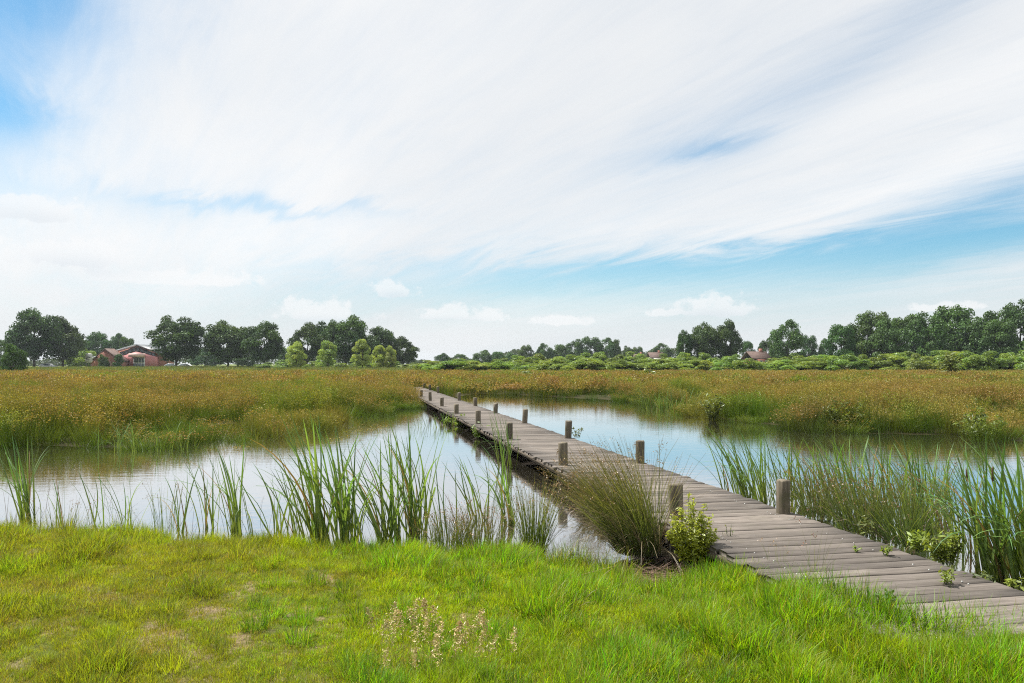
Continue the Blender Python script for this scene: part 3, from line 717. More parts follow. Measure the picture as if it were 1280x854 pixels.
for j, a in enumerate([(1052, 407, 30, 172), (1072, 402, 32, 180), (1092, 391, 42, 176), (1112, 399, 36, 168), (1134, 395, 44, 180), (1160, 393, 40, 170), (1191, 384, 52, 176), (1226, 392, 46, 170), (1250, 401, 36, 164), (1277, 376, 48, 176), (1318, 380, 56, 172), (1365, 390, 56, 176)]):
    tree('woodland_tree', 'dense', a[0], a[1], a[2] * 1.35, a[3], '%s from the left of the dark green trees forming the right wood' % ORD[j], group=GR_)
# shrubs edging the marsh
rr = random.Random(21)
xs_ = []; px = 545
while px < 1330:
    xs_.append(px); px += rr.uniform(11, 27)
xs_ = xs_[:45]
for j, px in enumerate(xs_):
    f = min(max((px - 980) / 120, 0), 1); top = 449 * (1 - f) + 441 * f + rr.uniform(-2.5, 2.5)
    tree('willow_shrub', 'shrub', px, top, rr.uniform(38, 78), rr.uniform(119, 132), '%s from the left of the light green willow shrubs edging the marsh' % ORD[j], 'shrub', 'willow shrubs edging the marsh', zg=-0.2)
xs2 = []; px = 650
while px < 1040:
    xs2.append(px); px += rr.uniform(20, 34)
xs2 = [v for v in xs2 if not 925 < v < 985]
for j, px in enumerate(xs2):
    tree('poplar_bush', 'shrub', px, 442 + rr.uniform(-2, 3), rr.uniform(34, 50), rr.uniform(150, 165), '%s from the left of the second row of bushes behind the willow shrubs' % ORD[j], 'bush', 'second row of bushes', zg=-0.1)
xs3 = []; px = 335
while px < 545:
    xs3.append(px); px += rr.uniform(22, 34)
for j, px in enumerate(xs3):
    tree('low_bush', 'shrub', px, 452 + rr.uniform(-3, 2), rr.uniform(30, 44), rr.uniform(184, 194), '%s from the left of the low bushes behind the pale young willows' % ORD[j], 'bush', 'low bushes behind the young willows')
# sapling with its two stakes and crossbar
sap = tree('sapling', 'dense', 18, 431, 30, 112, 'young sapling tied to two wooden stakes at the left edge', zg=-0.28)
for dx in (-0.55, 0.55):
    obj('stake', MB().box(dx - 0.05, dx + 0.05, -0.35, -0.25, -0.1, 1.55).mesh('stake'), M_beam, sap)
obj('crossbar', MB().box(-0.62, 0.62, -0.41, -0.352, 1.30, 1.45).mesh('crossbar'), M_beam, sap)
sap.rotation_euler[2] = 0.1
# ------------------------------------------------------------------ building, sign, houses, cars
M_brick = plain('brick_red', (0.42, 0.19, 0.145), 0.85, 0.2, 0, 0.3, 2.0)
M_pink = plain('red_roof_sheet', (0.52, 0.205, 0.205), 0.6, 0.4, 0, 0.2, 0.6)
M_grey = plain('dark_metal_sheet', (0.075, 0.085, 0.095), 0.5, 0.5, 0, 0.3, 0.7)
M_light = plain('pale_metal_sheet', (0.62, 0.66, 0.70), 0.45, 0.5, 0, 0.15, 0.7)
M_white = plain('white_paint', (0.74, 0.74, 0.71), 0.5, 0.4, 0, 0.1, 1.5)
M_glass = plain('window_glass', (0.10, 0.14, 0.16), 0.08, 0.9, 0, 0.3, 0.5)
M_black = plain('black_paint', (0.02, 0.02, 0.022), 0.5, 0.4)
M_tile = plain('brown_roof_tile', (0.13, 0.088, 0.075), 0.8, 0.2, 0, 0.3, 1.0)
M_render = plain('pale_wall', (0.60, 0.56, 0.50), 0.8, 0.2, 0, 0.15, 1.0)
BD = 236.0; K = BD / FPX
bl = empty('barn_building', atd(163, BD, 0)); tag(bl, 'red brick farm hall with pale gable roof and entrance canopy', 'building')
def bxp(px): return (px - 163) * K
def bzp(py): return zat(py, BD)
xl, xa, xr = bxp(113), bxp(172), bxp(203); za, zl, zr = bzp(430.5), bzp(448), bzp(442)
obj('wall', MB().prism([(xl, 0), (xr, 0), (xr, zr - .4), (xa, za - 0.5), (xl, zl - .4), (xl, 0.5)], 0, 8).mesh('wall'), M_brick, bl)
for (xA, zA, xB, zB, mt) in ((xl - 1, zl - .3, xa, za, M_light), (xa, za, xr + 1, zr - .3, M_grey)):
    obj('roof', MB().prism([(xA, zA - .35), (xB, zB - .35), (xB, zB + .02), (xA, zA + .02)], -1.2, 8.6).mesh('roof'), mt, bl)
for j in range(9):   # glazed strip below the gable
    x0 = bxp(150 + j * 5); x1 = bxp(154.4 + j * 5)
    zt = lambda x: (za - 0.75 - (xa - x) * (za - zl) / (xa - xl)) if x < xa else (za - 0.75 - (x - xa) * (za - zr) / (xr - xa))
    obj('pane', MB().prism([(x0, zt(x0) - 1.7), (x1, zt(x1) - 1.7), (x1, zt(x1)), (x0, zt(x0))], -0.14, -0.02).mesh('pane'), M_glass, bl)
pk = MB().prism([(bxp(151), 0.1), (bxp(199), 0.1), (bxp(199), bzp(446.5)), (bxp(175), bzp(440)), (bxp(174), bzp(440)), (bxp(151), bzp(447.5))], -2.4, -0.3)
obj('front_wing', pk.mesh('front_wing'), M_pink, bl)
ent = obj('entrance', MB().box(bxp(172), bxp(186), -2.75, -2.42, 0, bzp(446.5)).mesh('entrance'), M_white, bl)
for j in range(4):
    for k2 in range(2):
        x0 = bxp(172.5 + j * 3.4); obj('pane', MB().box(x0, x0 + 2.7 * K, -2.86, -2.76, 0.2 + k2 * 1.6, 1.5 + k2 * 1.5).mesh('pane'), M_glass, ent)
obj('canopy', MB().prism([(bxp(169.5), bzp(446.3)), (bxp(187), bzp(446.3)), (bxp(186.5), bzp(442)), (bxp(170), bzp(442))], -4.6, -2.5).mesh('canopy'), plain('pink_canopy', (0.66, 0.46, 0.42), 0.5, 0.4), bl)
gp = MB().prism([(bxp(134), 0), (bxp(167), 0), (bxp(166), bzp(452)), (bxp(149), bzp(437.5)), (bxp(147), bzp(437.5)), (bxp(134), bzp(450))], -7.5, -2.5)
lean = obj('front_gable', gp.mesh('front_gable'), M_brick, bl)
th = np.linspace(0, math.pi, 15); cx, rx = bxp(148.5), 6.4 * K
obj('arch_band', MB().tube([(cx + rx * math.cos(q), -7.6, 0.9 + rx * 1.15 * math.sin(q)) for q in th], 0.28, 6).mesh('arch_band'), plain('pale_brick', (0.42, 0.27, 0.20), 0.8, 0.2, 0, 0.2, 2), lean)
arch = [(cx + rx * 0.93 * math.cos(q), 0.9 + rx * 1.07 * math.sin(q)) for q in th] + [(cx - rx * 0.93, 0.05)]
obj('arch_opening', MB().prism(arch + ([] if len(arch) % 2 == 0 else [(cx + rx * .93, 0.05)]), -7.56, -7.51).mesh('arch_opening'), M_grey, lean)
for s_x, e_x, z0, z1 in ((133, 148, 450.2, 437.2), (148, 167, 437.2, 452.3)):
    obj('gable_roof', MB().prism([(bxp(s_x), bzp(z0)), (bxp(e_x), bzp(z1)), (bxp(e_x), bzp(z1) + .25), (bxp(s_x), bzp(z0) + .25)], -7.9, -2.4).mesh('gable_roof'), M_tile, lean)
# white sign with a dark swirl
sg = empty('sign_board', atd(111, 222, 0)); tag(sg, 'white rounded sign board with a dark swirl on two posts', 'sign')
w2, z0, z1 = 0.95, zat(453.5, 222), zat(442, 222); rc = 0.4; P_ = []
for cx_, cz_, a0 in ((w2 - rc, z1 - rc, 0), (-w2 + rc, z1 - rc, 90), (-w2 + rc, z0 + rc, 180), (w2 - rc, z0 + rc, 270)):
    P_ += [(cx_ + rc * math.cos(R(a0 + q)), cz_ + rc * math.sin(R(a0 + q))) for q in (0, 30, 60, 90)]
bd = obj('board', MB().prism(P_, -0.1, 0.1).mesh('board'), M_white, sg)
zc = (z0 + z1) / 2 - 0.1
obj('swirl_mark', MB().tube([(0.55 * math.cos(q), -0.13, zc + 0.42 * math.sin(q)) for q in np.linspace(0.5, 5.0, 14)], np.linspace(0.16, 0.05, 14), 6).mesh('swirl_mark'), M_black, bd)
for dx in (-0.6, 0.6): obj('post', MB().box(dx - .06, dx + .06, -.06, .06, -0.1, z0 + 0.1).mesh('post'), M_grey, sg)
def house(px, D, wpx, eave, ridge, wall, roof, label, dep=9):
    k = D / FPX; w = wpx * k / 2; ze, zr_ = zat(eave, D), zat(ridge, D)
    e = empty('house', atd(px, D, 0)); tag(e, label, 'house')
    obj('wall', MB().box(-w, w, 0, dep, -0.1, ze).mesh('wall'), wall, e)
    rf = MB(); o = 0.5
    rf.add([(-w - o, -o, ze - .2), (w + o, -o, ze - .2), (w + o, dep / 2, zr_), (-w - o, dep / 2, zr_), (-w - o, dep + o, ze - .2), (w + o, dep + o, ze - .2),
            (-w - o, -o, ze), (w + o, -o, ze), (w + o, dep / 2, zr_ + .2), (-w - o, dep / 2, zr_ + .2), (-w - o, dep + o, ze), (w + o, dep + o, ze)],
           [(6, 7, 8, 9), (9, 8, 11, 10), (0, 3, 2, 1), (3, 4, 5, 2), (0, 1, 7, 6), (4, 10, 11, 5), (0, 6, 9, 3), (3, 9, 10, 4), (1, 2, 8, 7), (2, 5, 11, 8)])
    r_ = obj('roof', rf.mesh('roof'), roof, e)
    obj('chimney', MB().box(w * .4, w * .4 + .7, dep / 2 - .4, dep / 2 + .4, zr_ - .5, zr_ + 0.9).mesh('chimney'), M_brick, r_)
    for j in range(3):
        x0 = -w * .8 + j * w * .6; f = obj('window', MB().box(x0, x0 + w * .32, -0.06, -0.003, ze - 1.8, ze - .5).mesh('window'), M_white, e)
        obj('pane', MB().box(x0 + .1, x0 + w * .32 - .1, -0.09, -0.062, ze - 1.7, ze - .6).mesh('pane'), M_glass, f)
house(822, 300, 16, 447, 441, M_white, M_tile, 'white walled house with brown roof near the centre horizon')
house(800, 320, 12, 448, 443, M_render, M_tile, 'pale house left of the white walled house')
house(952, 200, 20, 448, 440, M_brick, M_tile, 'house with broad brown roof left of the cone-shaped tree')
def car(px, D, rz, paint, label):
    e = empty('parked_car', atd(px, D, 0), rz); tag(e, label, 'car', 'cars parked before the red building')
    prof = [(-2.15, .35), (2.15, .35), (2.2, .75), (1.25, .92), (.55, 1.42), (-1.2, 1.45), (-2.0, .98), (-2.2, .8)]
    bo = obj('body', MB().prism(prof, -.85, .85).mesh('body'), paint, e)
    for y0, y1 in ((-.875, -.852), (.852, .875)):
        obj('window', MB().prism([(-1.75, .98), (1.05, .95), (.5, 1.34), (-1.1, 1.37)], y0, y1).mesh('window'), M_glass, bo)
    for wx_ in (-1.35, 1.35):
        for wy_ in (-.8, .8):
            wh = obj('wheel', MB().tube([(wx_, wy_ - .1, .32), (wx_, wy_ + .1, .32)], .32, 12).mesh('wheel'), M_black, e)
            obj('rim', MB().tube([(wx_, wy_ - .115, .32), (wx_, wy_ + .115, .32)], .19, 10).mesh('rim'), M_light, wh)
M_car = plain('car_white', (0.70, 0.72, 0.74), 0.25, 0.6); M_car2 = plain('car_silver', (0.42, 0.45, 0.48), 0.25, 0.6, 0.3)
car(233, 214, 0.1, M_car, 'white car parked under the oak right of the building')
car(216, 216, 0.05, M_car2, 'silver car parked left of the white car under the oak')
car(60, 216, -0.1, M_car, 'white car parked under the far left oak')

# ------------------------------------------------------------------ cattails: every leaf a part
def leaf_mesh(seed):
    r = np.random.default_rng(seed); ca = np.asarray((0.19, 0.25, 0.05)) * r.uniform(0.75, 1.25); cb = np.asarray((0.115, 0.235, 0.060)) * r.uniform(0.8, 1.25)
    if seed % 19 == 0: ca, cb = np.array([0.20, 0.13, 0.06]), np.array([0.26, 0.18, 0.08])
    V, Q, c, _ = ribbons(r, [(0, 0, 0)], 1.0, 0.0205 * r.uniform(0.7, 1.25), 0.0, r.uniform(0.0, 0.16), [0.25, 0.45, 0.7, 1.1, 1.9][seed % 5] * r.uniform(0.6, 1.2), 9, ca, cb, 0.5, 0.35, 0.5, 0.05, 0.8)
    return mk_mesh('leaf', V, Q, c, True)
LEAVES = [leaf_mesh(700 + k) for k in range(20)]
head_mesh = MB().tube([(0, 0, 0), (0, 0, .02), (0, 0, .12), (0, 0, .14)], [.003, .011, .011, .003], 7, (0.11, 0.055, 0.025)).mesh('seed_head', True)
def cattail(px, py, top, n, spread, label, group, zb=ZW - 0.05, lean=(-0.03, 0.0), heads=0, D=None):
    spread *= 1.35
    q = onz(px, py, ZW) if D is None else atd(px, D, zb)
    e = empty('cattail_clump', (q[0], q[1], zb)); tag(e, label, 'cattails', group)
    H = 1.12 * (zat(top, q[1]) - zb); r = random.Random(int(px * 7 + py))
    for k in range(int(n * 1.6)):
        me = r.choice(LEAVES); a = r.uniform(0, 6.28); d = spread * math.sqrt(r.random())
        o = obj('leaf', me, M_reed, e, (d * math.cos(a), d * math.sin(a) * 0.7, r.uniform(-0.03, 0.02)))
        L = H * r.choice([r.uniform(0.82, 1.08), r.uniform(0.6, 1.0), r.uniform(0.88, 1.1)])
        o.rotation_mode = 'ZYX'
        o.scale = (L, L * r.uniform(0.9, 1.15), L); o.rotation_euler = (r.gauss(lean[1], 0.10), r.gauss(lean[0], 0.13), r.choice([a + r.gauss(0, .8), math.pi + r.gauss(0, 0.7), math.pi + r.gauss(0, 0.9)]))
    for k in range(heads):
        o = obj('seed_head', head_mesh, M_reed, e, (r.uniform(-1, 1) * spread, r.uniform(-1, 1) * spread, H * r.uniform(0.6, 0.75)))
gl = 'cattails along the near left bank'; gr_ = 'cattails along the right side of the boardwalk'
for a in [(38, 656, 556, 16, 0.08, 'leftmost cattail clump on the near left bank'), (128, 664, 592, 7, 0.10, 'thin bent cattails, second clump from the left edge'),
          (158, 662, 590, 6, 0.08, 'small cattail clump, third from the left edge'), (262, 662, 566, 7, 0.09, 'sparse cattail clump right of the brown-tipped rush stems'),
          (295, 668, 562, 12, 0.09, 'cattail clump just left of the open ripples, upright'), (345, 678, 572, 6, 0.05, 'few slim cattails right of the open ripples'),
          (367, 676, 580, 9, 0.07, 'slim cattail clump left of the dense tall group'), (402, 686, 532, 22, 0.10, 'tall dense cattail clump in the middle of left bank'),
          (432, 682, 542, 24, 0.10, 'dense cattail clump with brown base, middle of left bank'), (487, 676, 546, 24, 0.11, 'dense cattail clump right of the brown-based clump'),
          (522, 672, 543, 24, 0.10, 'rightmost of the four dense cattail clumps on left bank'), (598, 650, 570, 10, 0.09, 'small cattail clump standing alone in the water by the deck'),
          (637, 655, 566, 14, 0.08, 'cattail clump with long leaves beside the boardwalk beam')]:
    cattail(*a, gl)
for a in [(78, 660, 600, 4, .05, 'three slim leaning cattail leaves right of the leftmost clump'), (228, 666, 585, 5, .06, 'slim cattail leaves right of the brown-tipped rush stems'), (318, 674, 588, 4, .05, 'few slim cattail leaves beside the open ripples'),
          (455, 682, 572, 6, .07, 'slim cattail leaves between the dense clumps'), (552, 674, 586, 6, .07, 'slim cattail leaves right of the dense clumps'), (575, 664, 600, 4, .06, 'short cattail leaves above the pinkish flowering grass')]:
    cattail(*a, gl)
cattail(634, 585, 522, 16, 0.13, 'arching green reed clump against the left boardwalk edge', gl, lean=(0.05, 0.1))
cattail(543, 534, 514, 40, 0.55, 'low bright reed patch in the water left of the boardwalk', gl, lean=(0, 0))
cattail(180, 562, 528, 50, 0.75, 'bright green reed patch in front of the left rushes', 'bright reed patches across the pond', lean=(0, 0))
cattail(838, 514, 486, 60, 0.85, 'bright green reed patch on the far shore of right pond', 'bright reed patches across the pond', lean=(0, 0))
j = 0
for a in [(918, 618, 548, 10, .12), (935, 622, 536, 16, .12), (958, 628, 545, 16, .12), (985, 632, 548, 12, .14), (1015, 630, 556, 14, .15), (1045, 640, 548, 18, .15), (1072, 645, 556, 16, .15), (1100, 652, 552, 18, .16),
          (1128, 655, 556, 16, .15), (1150, 664, 560, 18, .14), (1180, 668, 566, 16, .14), (1205, 690, 580, 10, .10), (1240, 724, 566, 22, .10), (1268, 726, 570, 22, .10), (1300, 730, 560, 20, .12), (1340, 740, 570, 18, .12),
          (948, 612, 545, 14, .2), (1000, 622, 552, 18, .2), (1060, 628, 552, 20, .22), (1115, 640, 556, 20, .22), (1165, 650, 562, 18, .2), (1255, 705, 575, 16, .12)]:
    lab = ('%s cattail clump from the left along the right deck edge' % ORD[j]) if j < 16 else ('%s cattail clump from the left in the back row right of the deck' % ORD[j - 16]); j += 1
    cattail(*a, lab, gr_, heads=1 if j in (12, 13) else 0, lean=(-0.14, 0.02))

# ------------------------------------------------------------------ rush tussocks
def tussock(px, py, top, n, spread, label, lean_az=None, lean_amt=0.0, z=-0.27, W=0.0060, sp=0.35, dead=0.25, seeds=True, name='rush_tussock', seed=1, green=(0.11, 0.16, 0.035), tipc=(0.21, 0.21, 0.07), bend=.5):
    q = onz(px, py, z); r = np.random.default_rng(seed); H = (zat(top, q[1]) - z)
    e = empty(name, q); tag(e, label, 'rush tussock')
    def stems(n, L0, L1, ca, cb, lean, bend):
        a = r.uniform(0, 6.28, n); d = spread * np.sqrt(r.uniform(0, 1, n)); base = np.stack([d * np.cos(a), d * np.sin(a), np.zeros(n)], 1)
        az = a + r.normal(0, .5, n); l_ = np.abs(r.normal(0, lean, n))
        if lean_az is not None:
            vx = l_ * np.cos(az) + lean_amt * math.cos(lean_az); vy = l_ * np.sin(az) + lean_amt * math.sin(lean_az); az = np.arctan2(vy, vx); l_ = np.hypot(vx, vy)
        v = r.uniform(.7, 1.3, (n, 1))
        return ribbons(r, base, r.uniform(L0, L1, n) * H / max(0.6, math.cos(lean_amt)), W * r.uniform(.7, 1.2, n), az, l_, r.uniform(0, bend, n), 5, np.asarray(ca) * v, np.asarray(cb) * v, .4, 0, 3.0, .3, 2.2)
    V, Q, c, ctr = stems(n, .65, 1.08, green, tipc, sp, bend)
    obj('stems', mk_mesh('stems', V, Q, c), M_reed, e)
    if dead:
        V, Q, c, _ = stems(int(n * dead), .4, .85, (0.20, 0.145, 0.085), (0.32, 0.24, 0.15), sp * 2.2, 2.0)
        obj('dead_stems', mk_mesh('dead_stems', V, Q, c), M_straw, e)
    if seeds:
        tip = ctr[::4, -1] * .8 + ctr[::4, -2] * .2; k = 7; P = np.repeat(tip, k, 0) + r.normal(0, .016, (len(tip) * k, 3))
        V, Q, c = leafquads(r, P, r.normal(size=P.shape), .011 * r.uniform(.7, 1.4, len(P)), 1.5, np.asarray((0.24, 0.13, 0.06)) * r.uniform(.7, 1.3, (len(P), 1)))
        obj('seed_heads', mk_mesh('seed_heads', V, Q, c), M_straw, e)
    for ch in e.children: ch['kind'] = 'stuff'
    return e
tussock(798, 690, 552, 1000, 0.22, 'large leaning brown and green rush tussock against the boardwalk', math.pi, 0.34, sp=.27, dead=.35, seed=3, green=(0.095, 0.155, 0.036), tipc=(0.19, 0.175, 0.07), bend=.95, z=-0.25)
tussock(748, 640, 588, 240, 0.20, 'straw-coloured flowering sedge left of the large tussock', math.pi, 0.35, sp=.35, dead=.6, seed=4, green=(0.13, 0.12, 0.04), tipc=(0.22, 0.15, 0.06))
tussock(668, 696, 600, 240, 0.10, 'upright green rush clump at the end of left bank', None, 0, sp=.20, dead=.15, seed=5, z=-.28)
tussock(205, 668, 600, 26, 0.14, 'thin rush stems with brown tips on the left bank', None, 0, sp=.12, dead=.1, seed=6, z=-.28)
tussock(560, 690, 636, 170, 0.22, 'low flowering grass clump right of the dense cattails', None, 0, sp=.3, dead=.3, seed=7, z=-.26, tipc=(.2, .17, .07))
tussock(600, 688, 628, 200, 0.24, 'pinkish flowering grass clump left of upright rush clump', None, 0, sp=.35, dead=.35, seed=8, z=-.26, tipc=(.24, .18, .09))
tussock(80, 668, 620, 40, 0.25, 'sparse brownish stems beside the leftmost cattails', None, 0, sp=.35, dead=.5, seed=9, z=-.28)
tussock(1078, 668, 582, 300, 0.22, 'bending green rush clump on the right deck edge', 2.6, .15, sp=.4, dead=.15, seed=10, z=-.25, W=.0075)
tussock(1020, 645, 575, 200, 0.2, 'straw-tinted rush clump behind the nearest right post', math.pi, .1, sp=.3, dead=.3, seed=11, z=-.28, W=.007, tipc=(.2, .16, .07))
tussock(1130, 680, 590, 260, 0.2, 'dark rush clump left of yellow weeds on the deck edge', 2.8, .2, sp=.45, dead=.15, seed=12, z=-.25, W=.0075)
tussock(1160, 650, 572, 170, 0.25, 'brown-flowered rush clump among the right cattails', None, 0, sp=.3, dead=.2, seed=13, z=-.3, W=.007)
tussock(975, 712, 668, 16, 0.10, 'thin flowering grass beside the left deck edge', None, 0, sp=.3, dead=.3, seed=14, z=-.08, name='grass_clump', W=.0025)
tussock(1018, 722, 650, 12, 0.06, 'tall flowering grass stalks over the left deck edge', None, 0, sp=.2, dead=.3, seed=15, z=-.08, name='grass_clump', W=.0025)

# ------------------------------------------------------------------ leafy weeds
def weed(px, py, top, wpx, n, z, label, leaf=0.035, col=(0.19, 0.255, 0.035), name='leafy_weed', seed=1, stems=9):
    q = onz(px, py, z); H = zat(top, q[1]) - z; W_ = wpx * q[1] / FPX / 2; r = np.random.default_rng(seed)
    e = empty(name, q); tag(e, label, 'plant'); b = MB(); P = []; N_ = []
    for s in range(stems):
        a = r.uniform(0, 6.28); d = W_ * math.sqrt(r.uniform(0, 1)); h = H * (1 - .45 * (d / W_) ** 2) * r.uniform(.75, 1.05)
        p0 = np.array([d * .3 * math.cos(a), d * .3 * math.sin(a), 0]); p2 = np.array([d * math.cos(a), d * math.sin(a), h]); p1 = (p0 + p2) / 2 + np.array([0, 0, .1 * h])
        t_ = np.linspace(0, 1, 7)[:, None]; cv = (1 - t_) ** 2 * p0 + 2 * t_ * (1 - t_) * p1 + t_ ** 2 * p2
        b.tube(cv, np.linspace(.004, .0015, 7), 5, (0.10, 0.13, 0.03))
        m_ = n // stems; tt = r.uniform(.12, 1, m_)[:, None]; c = (1 - tt) ** 2 * p0 + 2 * tt * (1 - tt) * p1 + tt ** 2 * p2
        az = r.uniform(0, 6.28, m_); off = np.stack([np.cos(az), np.sin(az), r.uniform(-.3, .5, m_)], 1)
        P.append(c + off * (leaf * r.uniform(.4, .9, m_))[:, None]); N_.append(np.column_stack([off[:, :2] * .5, np.ones(m_)]) + r.normal(0, .45, (m_, 3)))
    P = np.concatenate(P); N_ = np.concatenate(N_)
    # pointed leaves: kite shapes
    V, Q, c = leafquads(r, P, N_, leaf * r.uniform(.5, 1.0, len(P)), 2.3, np.asarray(col) * r.uniform(.65, 1.35, (len(P), 1)))
    obj('stems', b.mesh('stems'), M_bush, e); obj('leaves', mk_mesh('leaves', V, Q, c), M_bush, e)
    for ch in e.children: ch['kind'] = 'stuff'
    return e
weed(864, 706, 618, 62, 2600, -.2, 'bright yellow-green leafy bush against the left deck edge', .030, (0.25, 0.325, 0.032), seed=1, stems=34, name='leafy_bush')
weed(1070, 690, 680, 10, 26, 0.0, 'tiny weed sprouting from the deck, leftmost', .022, seed=2, stems=3)
weed(1107, 694, 679, 20, 60, 0.0, 'small weed on the deck right of the tiniest one', .026, seed=3, stems=5)
weed(1181, 729, 708, 24, 60, 0.0, 'broad-leaved weed on the deck near the right cattails', .034, seed=4, stems=5)
weed(1109, 768, 726, 24, 140, -.03, 'tall thistle-like weed at the left deck edge', .030, (0.11, 0.16, 0.05), seed=5, stems=5)
weed(1185, 705, 655, 62, 420, -.22, 'yellow-green leafy weeds on the right deck edge', .045, seed=6, stems=18)
weed(1085, 672, 640, 22, 90, -.2, 'pale leafy weed in front of the bending rushes', .04, (0.16, 0.21, 0.06), seed=7, stems=5)
weed(1150, 690, 655, 30, 160, -.2, 'leafy weed between dark rushes and yellow weeds', .042, seed=8, stems=8)
weed(1225, 738, 712, 40, 120, -.1, 'low creeping weeds below the rightmost cattails', .03, (0.13, 0.16, 0.05), seed=9, stems=9)
weed(1272, 740, 718, 26, 90, -.1, 'low weeds on the deck corner at the right edge', .03, seed=10, stems=7)
weed(912, 690, 655, 26, 60, -.15, 'thin feathery weed right of the leafy bush', .02, (0.18, 0.20, 0.06), seed=11, stems=8)
weed(722, 548, 530, 18, 60, -.1, 'dark stalky weed beside the right boardwalk edge', .05, (0.10, 0.13, 0.04), seed=12, stems=5)
weed(600, 548, 526, 34, 200, -.3, 'yellow-green weeds hanging on the left boardwalk side', .06, seed=13, stems=14)
weed(575, 532, 516, 40, 240, -.3, 'farther yellow-green weeds along the left boardwalk side', .08, seed=14, stems=14)

for j, (px, base, top, w_, n_, lab) in enumerate([(1225, 549, 505, 60, 700, 'yellow-green bush at the water edge on the far right'), (1187, 478, 438, 26, 500, 'upright pale bush among the rushes on the right'),
                               (1055, 538, 495, 60, 500, 'sparse grey-green bush on the right pond edge'), (660, 478, 462, 20, 300, 'small pale bush in the rushes left of centre right'),
                               (890, 525, 488, 34, 300, 'pale leafy plant right of the bright reed patch'), (810, 480, 458, 26, 320, 'small pale bush in the rushes right of centre')]):
    Dd = onz(px, base, -.3)[1]; weed(px, base, top, w_, n_, -.3, lab, 0.0042 * Dd, (0.14, 0.185, 0.045), 'marsh_bush', 60 + j, 22)
# ------------------------------------------------------------------ tan panicle grass in the lawn
def panicle(seed):
    r = np.random.default_rng(seed); b = MB(); L = 0.30
    V, Q, c, ctr = ribbons(r, [(0, 0, 0)], L, .0022, 0, r.uniform(0, .15), r.uniform(.2, .5), 5, (0.16, 0.17, 0.04), (0.34, 0.25, 0.12), .2, 0, 3, .5)
    b.add(V, Q, c); n = 110; t_ = r.uniform(.62, 1.0, n); P = np.stack([np.interp(t_, np.linspace(0, 1, 6), ctr[0, :, i]) for i in range(3)], 1)
    P += r.normal(0, 1, (n, 3)) * np.array([.013, .013, .011]) * (1.2 - t_)[:, None] * 2.2
    V, Q, c = leafquads(r, P, r.normal(size=(n, 3)), .0070 * r.uniform(.7, 1.3, n), 2.4, np.asarray((0.46, 0.36, 0.15)) * r.uniform(.75, 1.2, (n, 1))); b.add(V, Q, c)
    return b.mesh('panicle')
PAN = [panicle(k) for k in range(5)]
r = random.Random(8); k = 0
spots = [(470, 775), (480, 768), (487, 780), (498, 790), (512, 765), (522, 772), (528, 785), (540, 766), (546, 792), (556, 770), (562, 800), (568, 782), (590, 790), (600, 782), (606, 800), (612, 776), (592, 806), (536, 806), (520, 815), (480, 815), (552, 818), (638, 800), (475, 790), (505, 778), (532, 760), (583, 775), (515, 798)]
for px, py in sorted(spots):
    D = (EYE + 0.08) * FPX / (py + 62 - HOR); q = atd(px, D); g = ground_z([q[:2]])[0]
    o = obj('panicle_grass', r.choice(PAN), M_straw, None, (q[0], q[1], g)); o.rotation_euler = (0, 0, r.uniform(0, 6.28)); h_ = (zat(py - 12, D) - g) / 0.29; o.scale = (h_, h_, h_)
    k += 1; tag(o, '%s from the left of the tan feathery grass heads in the foreground' % ORD[k - 1], 'grass stalk', 'tan grass heads in the foreground lawn')

# ------------------------------------------------------------------ ragged sedge fringe along the near waterline
sedge = [tuft(400 + k, 40, 0.05, 0.14, 0.34, 0.0055, (0.08, 0.14, 0.012), (0.20, 0.28, 0.03), 0.28, 1.1, 4) for k in range(4)] + [tuft(410 + k, 30, 0.06, 0.12, 0.30, 0.0045, (0.20, 0.15, 0.07), (0.30, 0.23, 0.11), 0.4, 1.2, 4) for k in range(2)]
rng = np.random.default_rng(14); n = 9000
P2 = np.column_stack([rng.uniform(-10, 5, n), rng.uniform(5.5, 11, n)]); s_ = pond_sd(P2)
k_ = (np.abs(s_ + 0.05) < 0.16 + 0.12 * vnoise(P2, 1.5, 61)) & (vnoise(P2, 2.0, 62) + 0.6 * vnoise(P2, 5.0, 63) > 0.35) & (P2[:, 0] < 1.6)
P2 = P2[k_]; n = len(P2); sc_ = rng.uniform(0.6, 1.15, n)
scatter('bank_sedge', np.column_stack([P2, np.maximum(ground_z(P2), ZW - 0.04)]), np.where(rng.uniform(0, 1, n) < 0.2, rng.integers(4, 6, n), rng.integers(0, 4, n)), np.stack([rng.normal(0, .1, n), rng.normal(0, .1, n), rng.uniform(0, 6.28, n)], 1), np.repeat(sc_[:, None], 3, 1), sedge, M_grass, 'ragged sedge fringe at the near waterline', 'sedge')
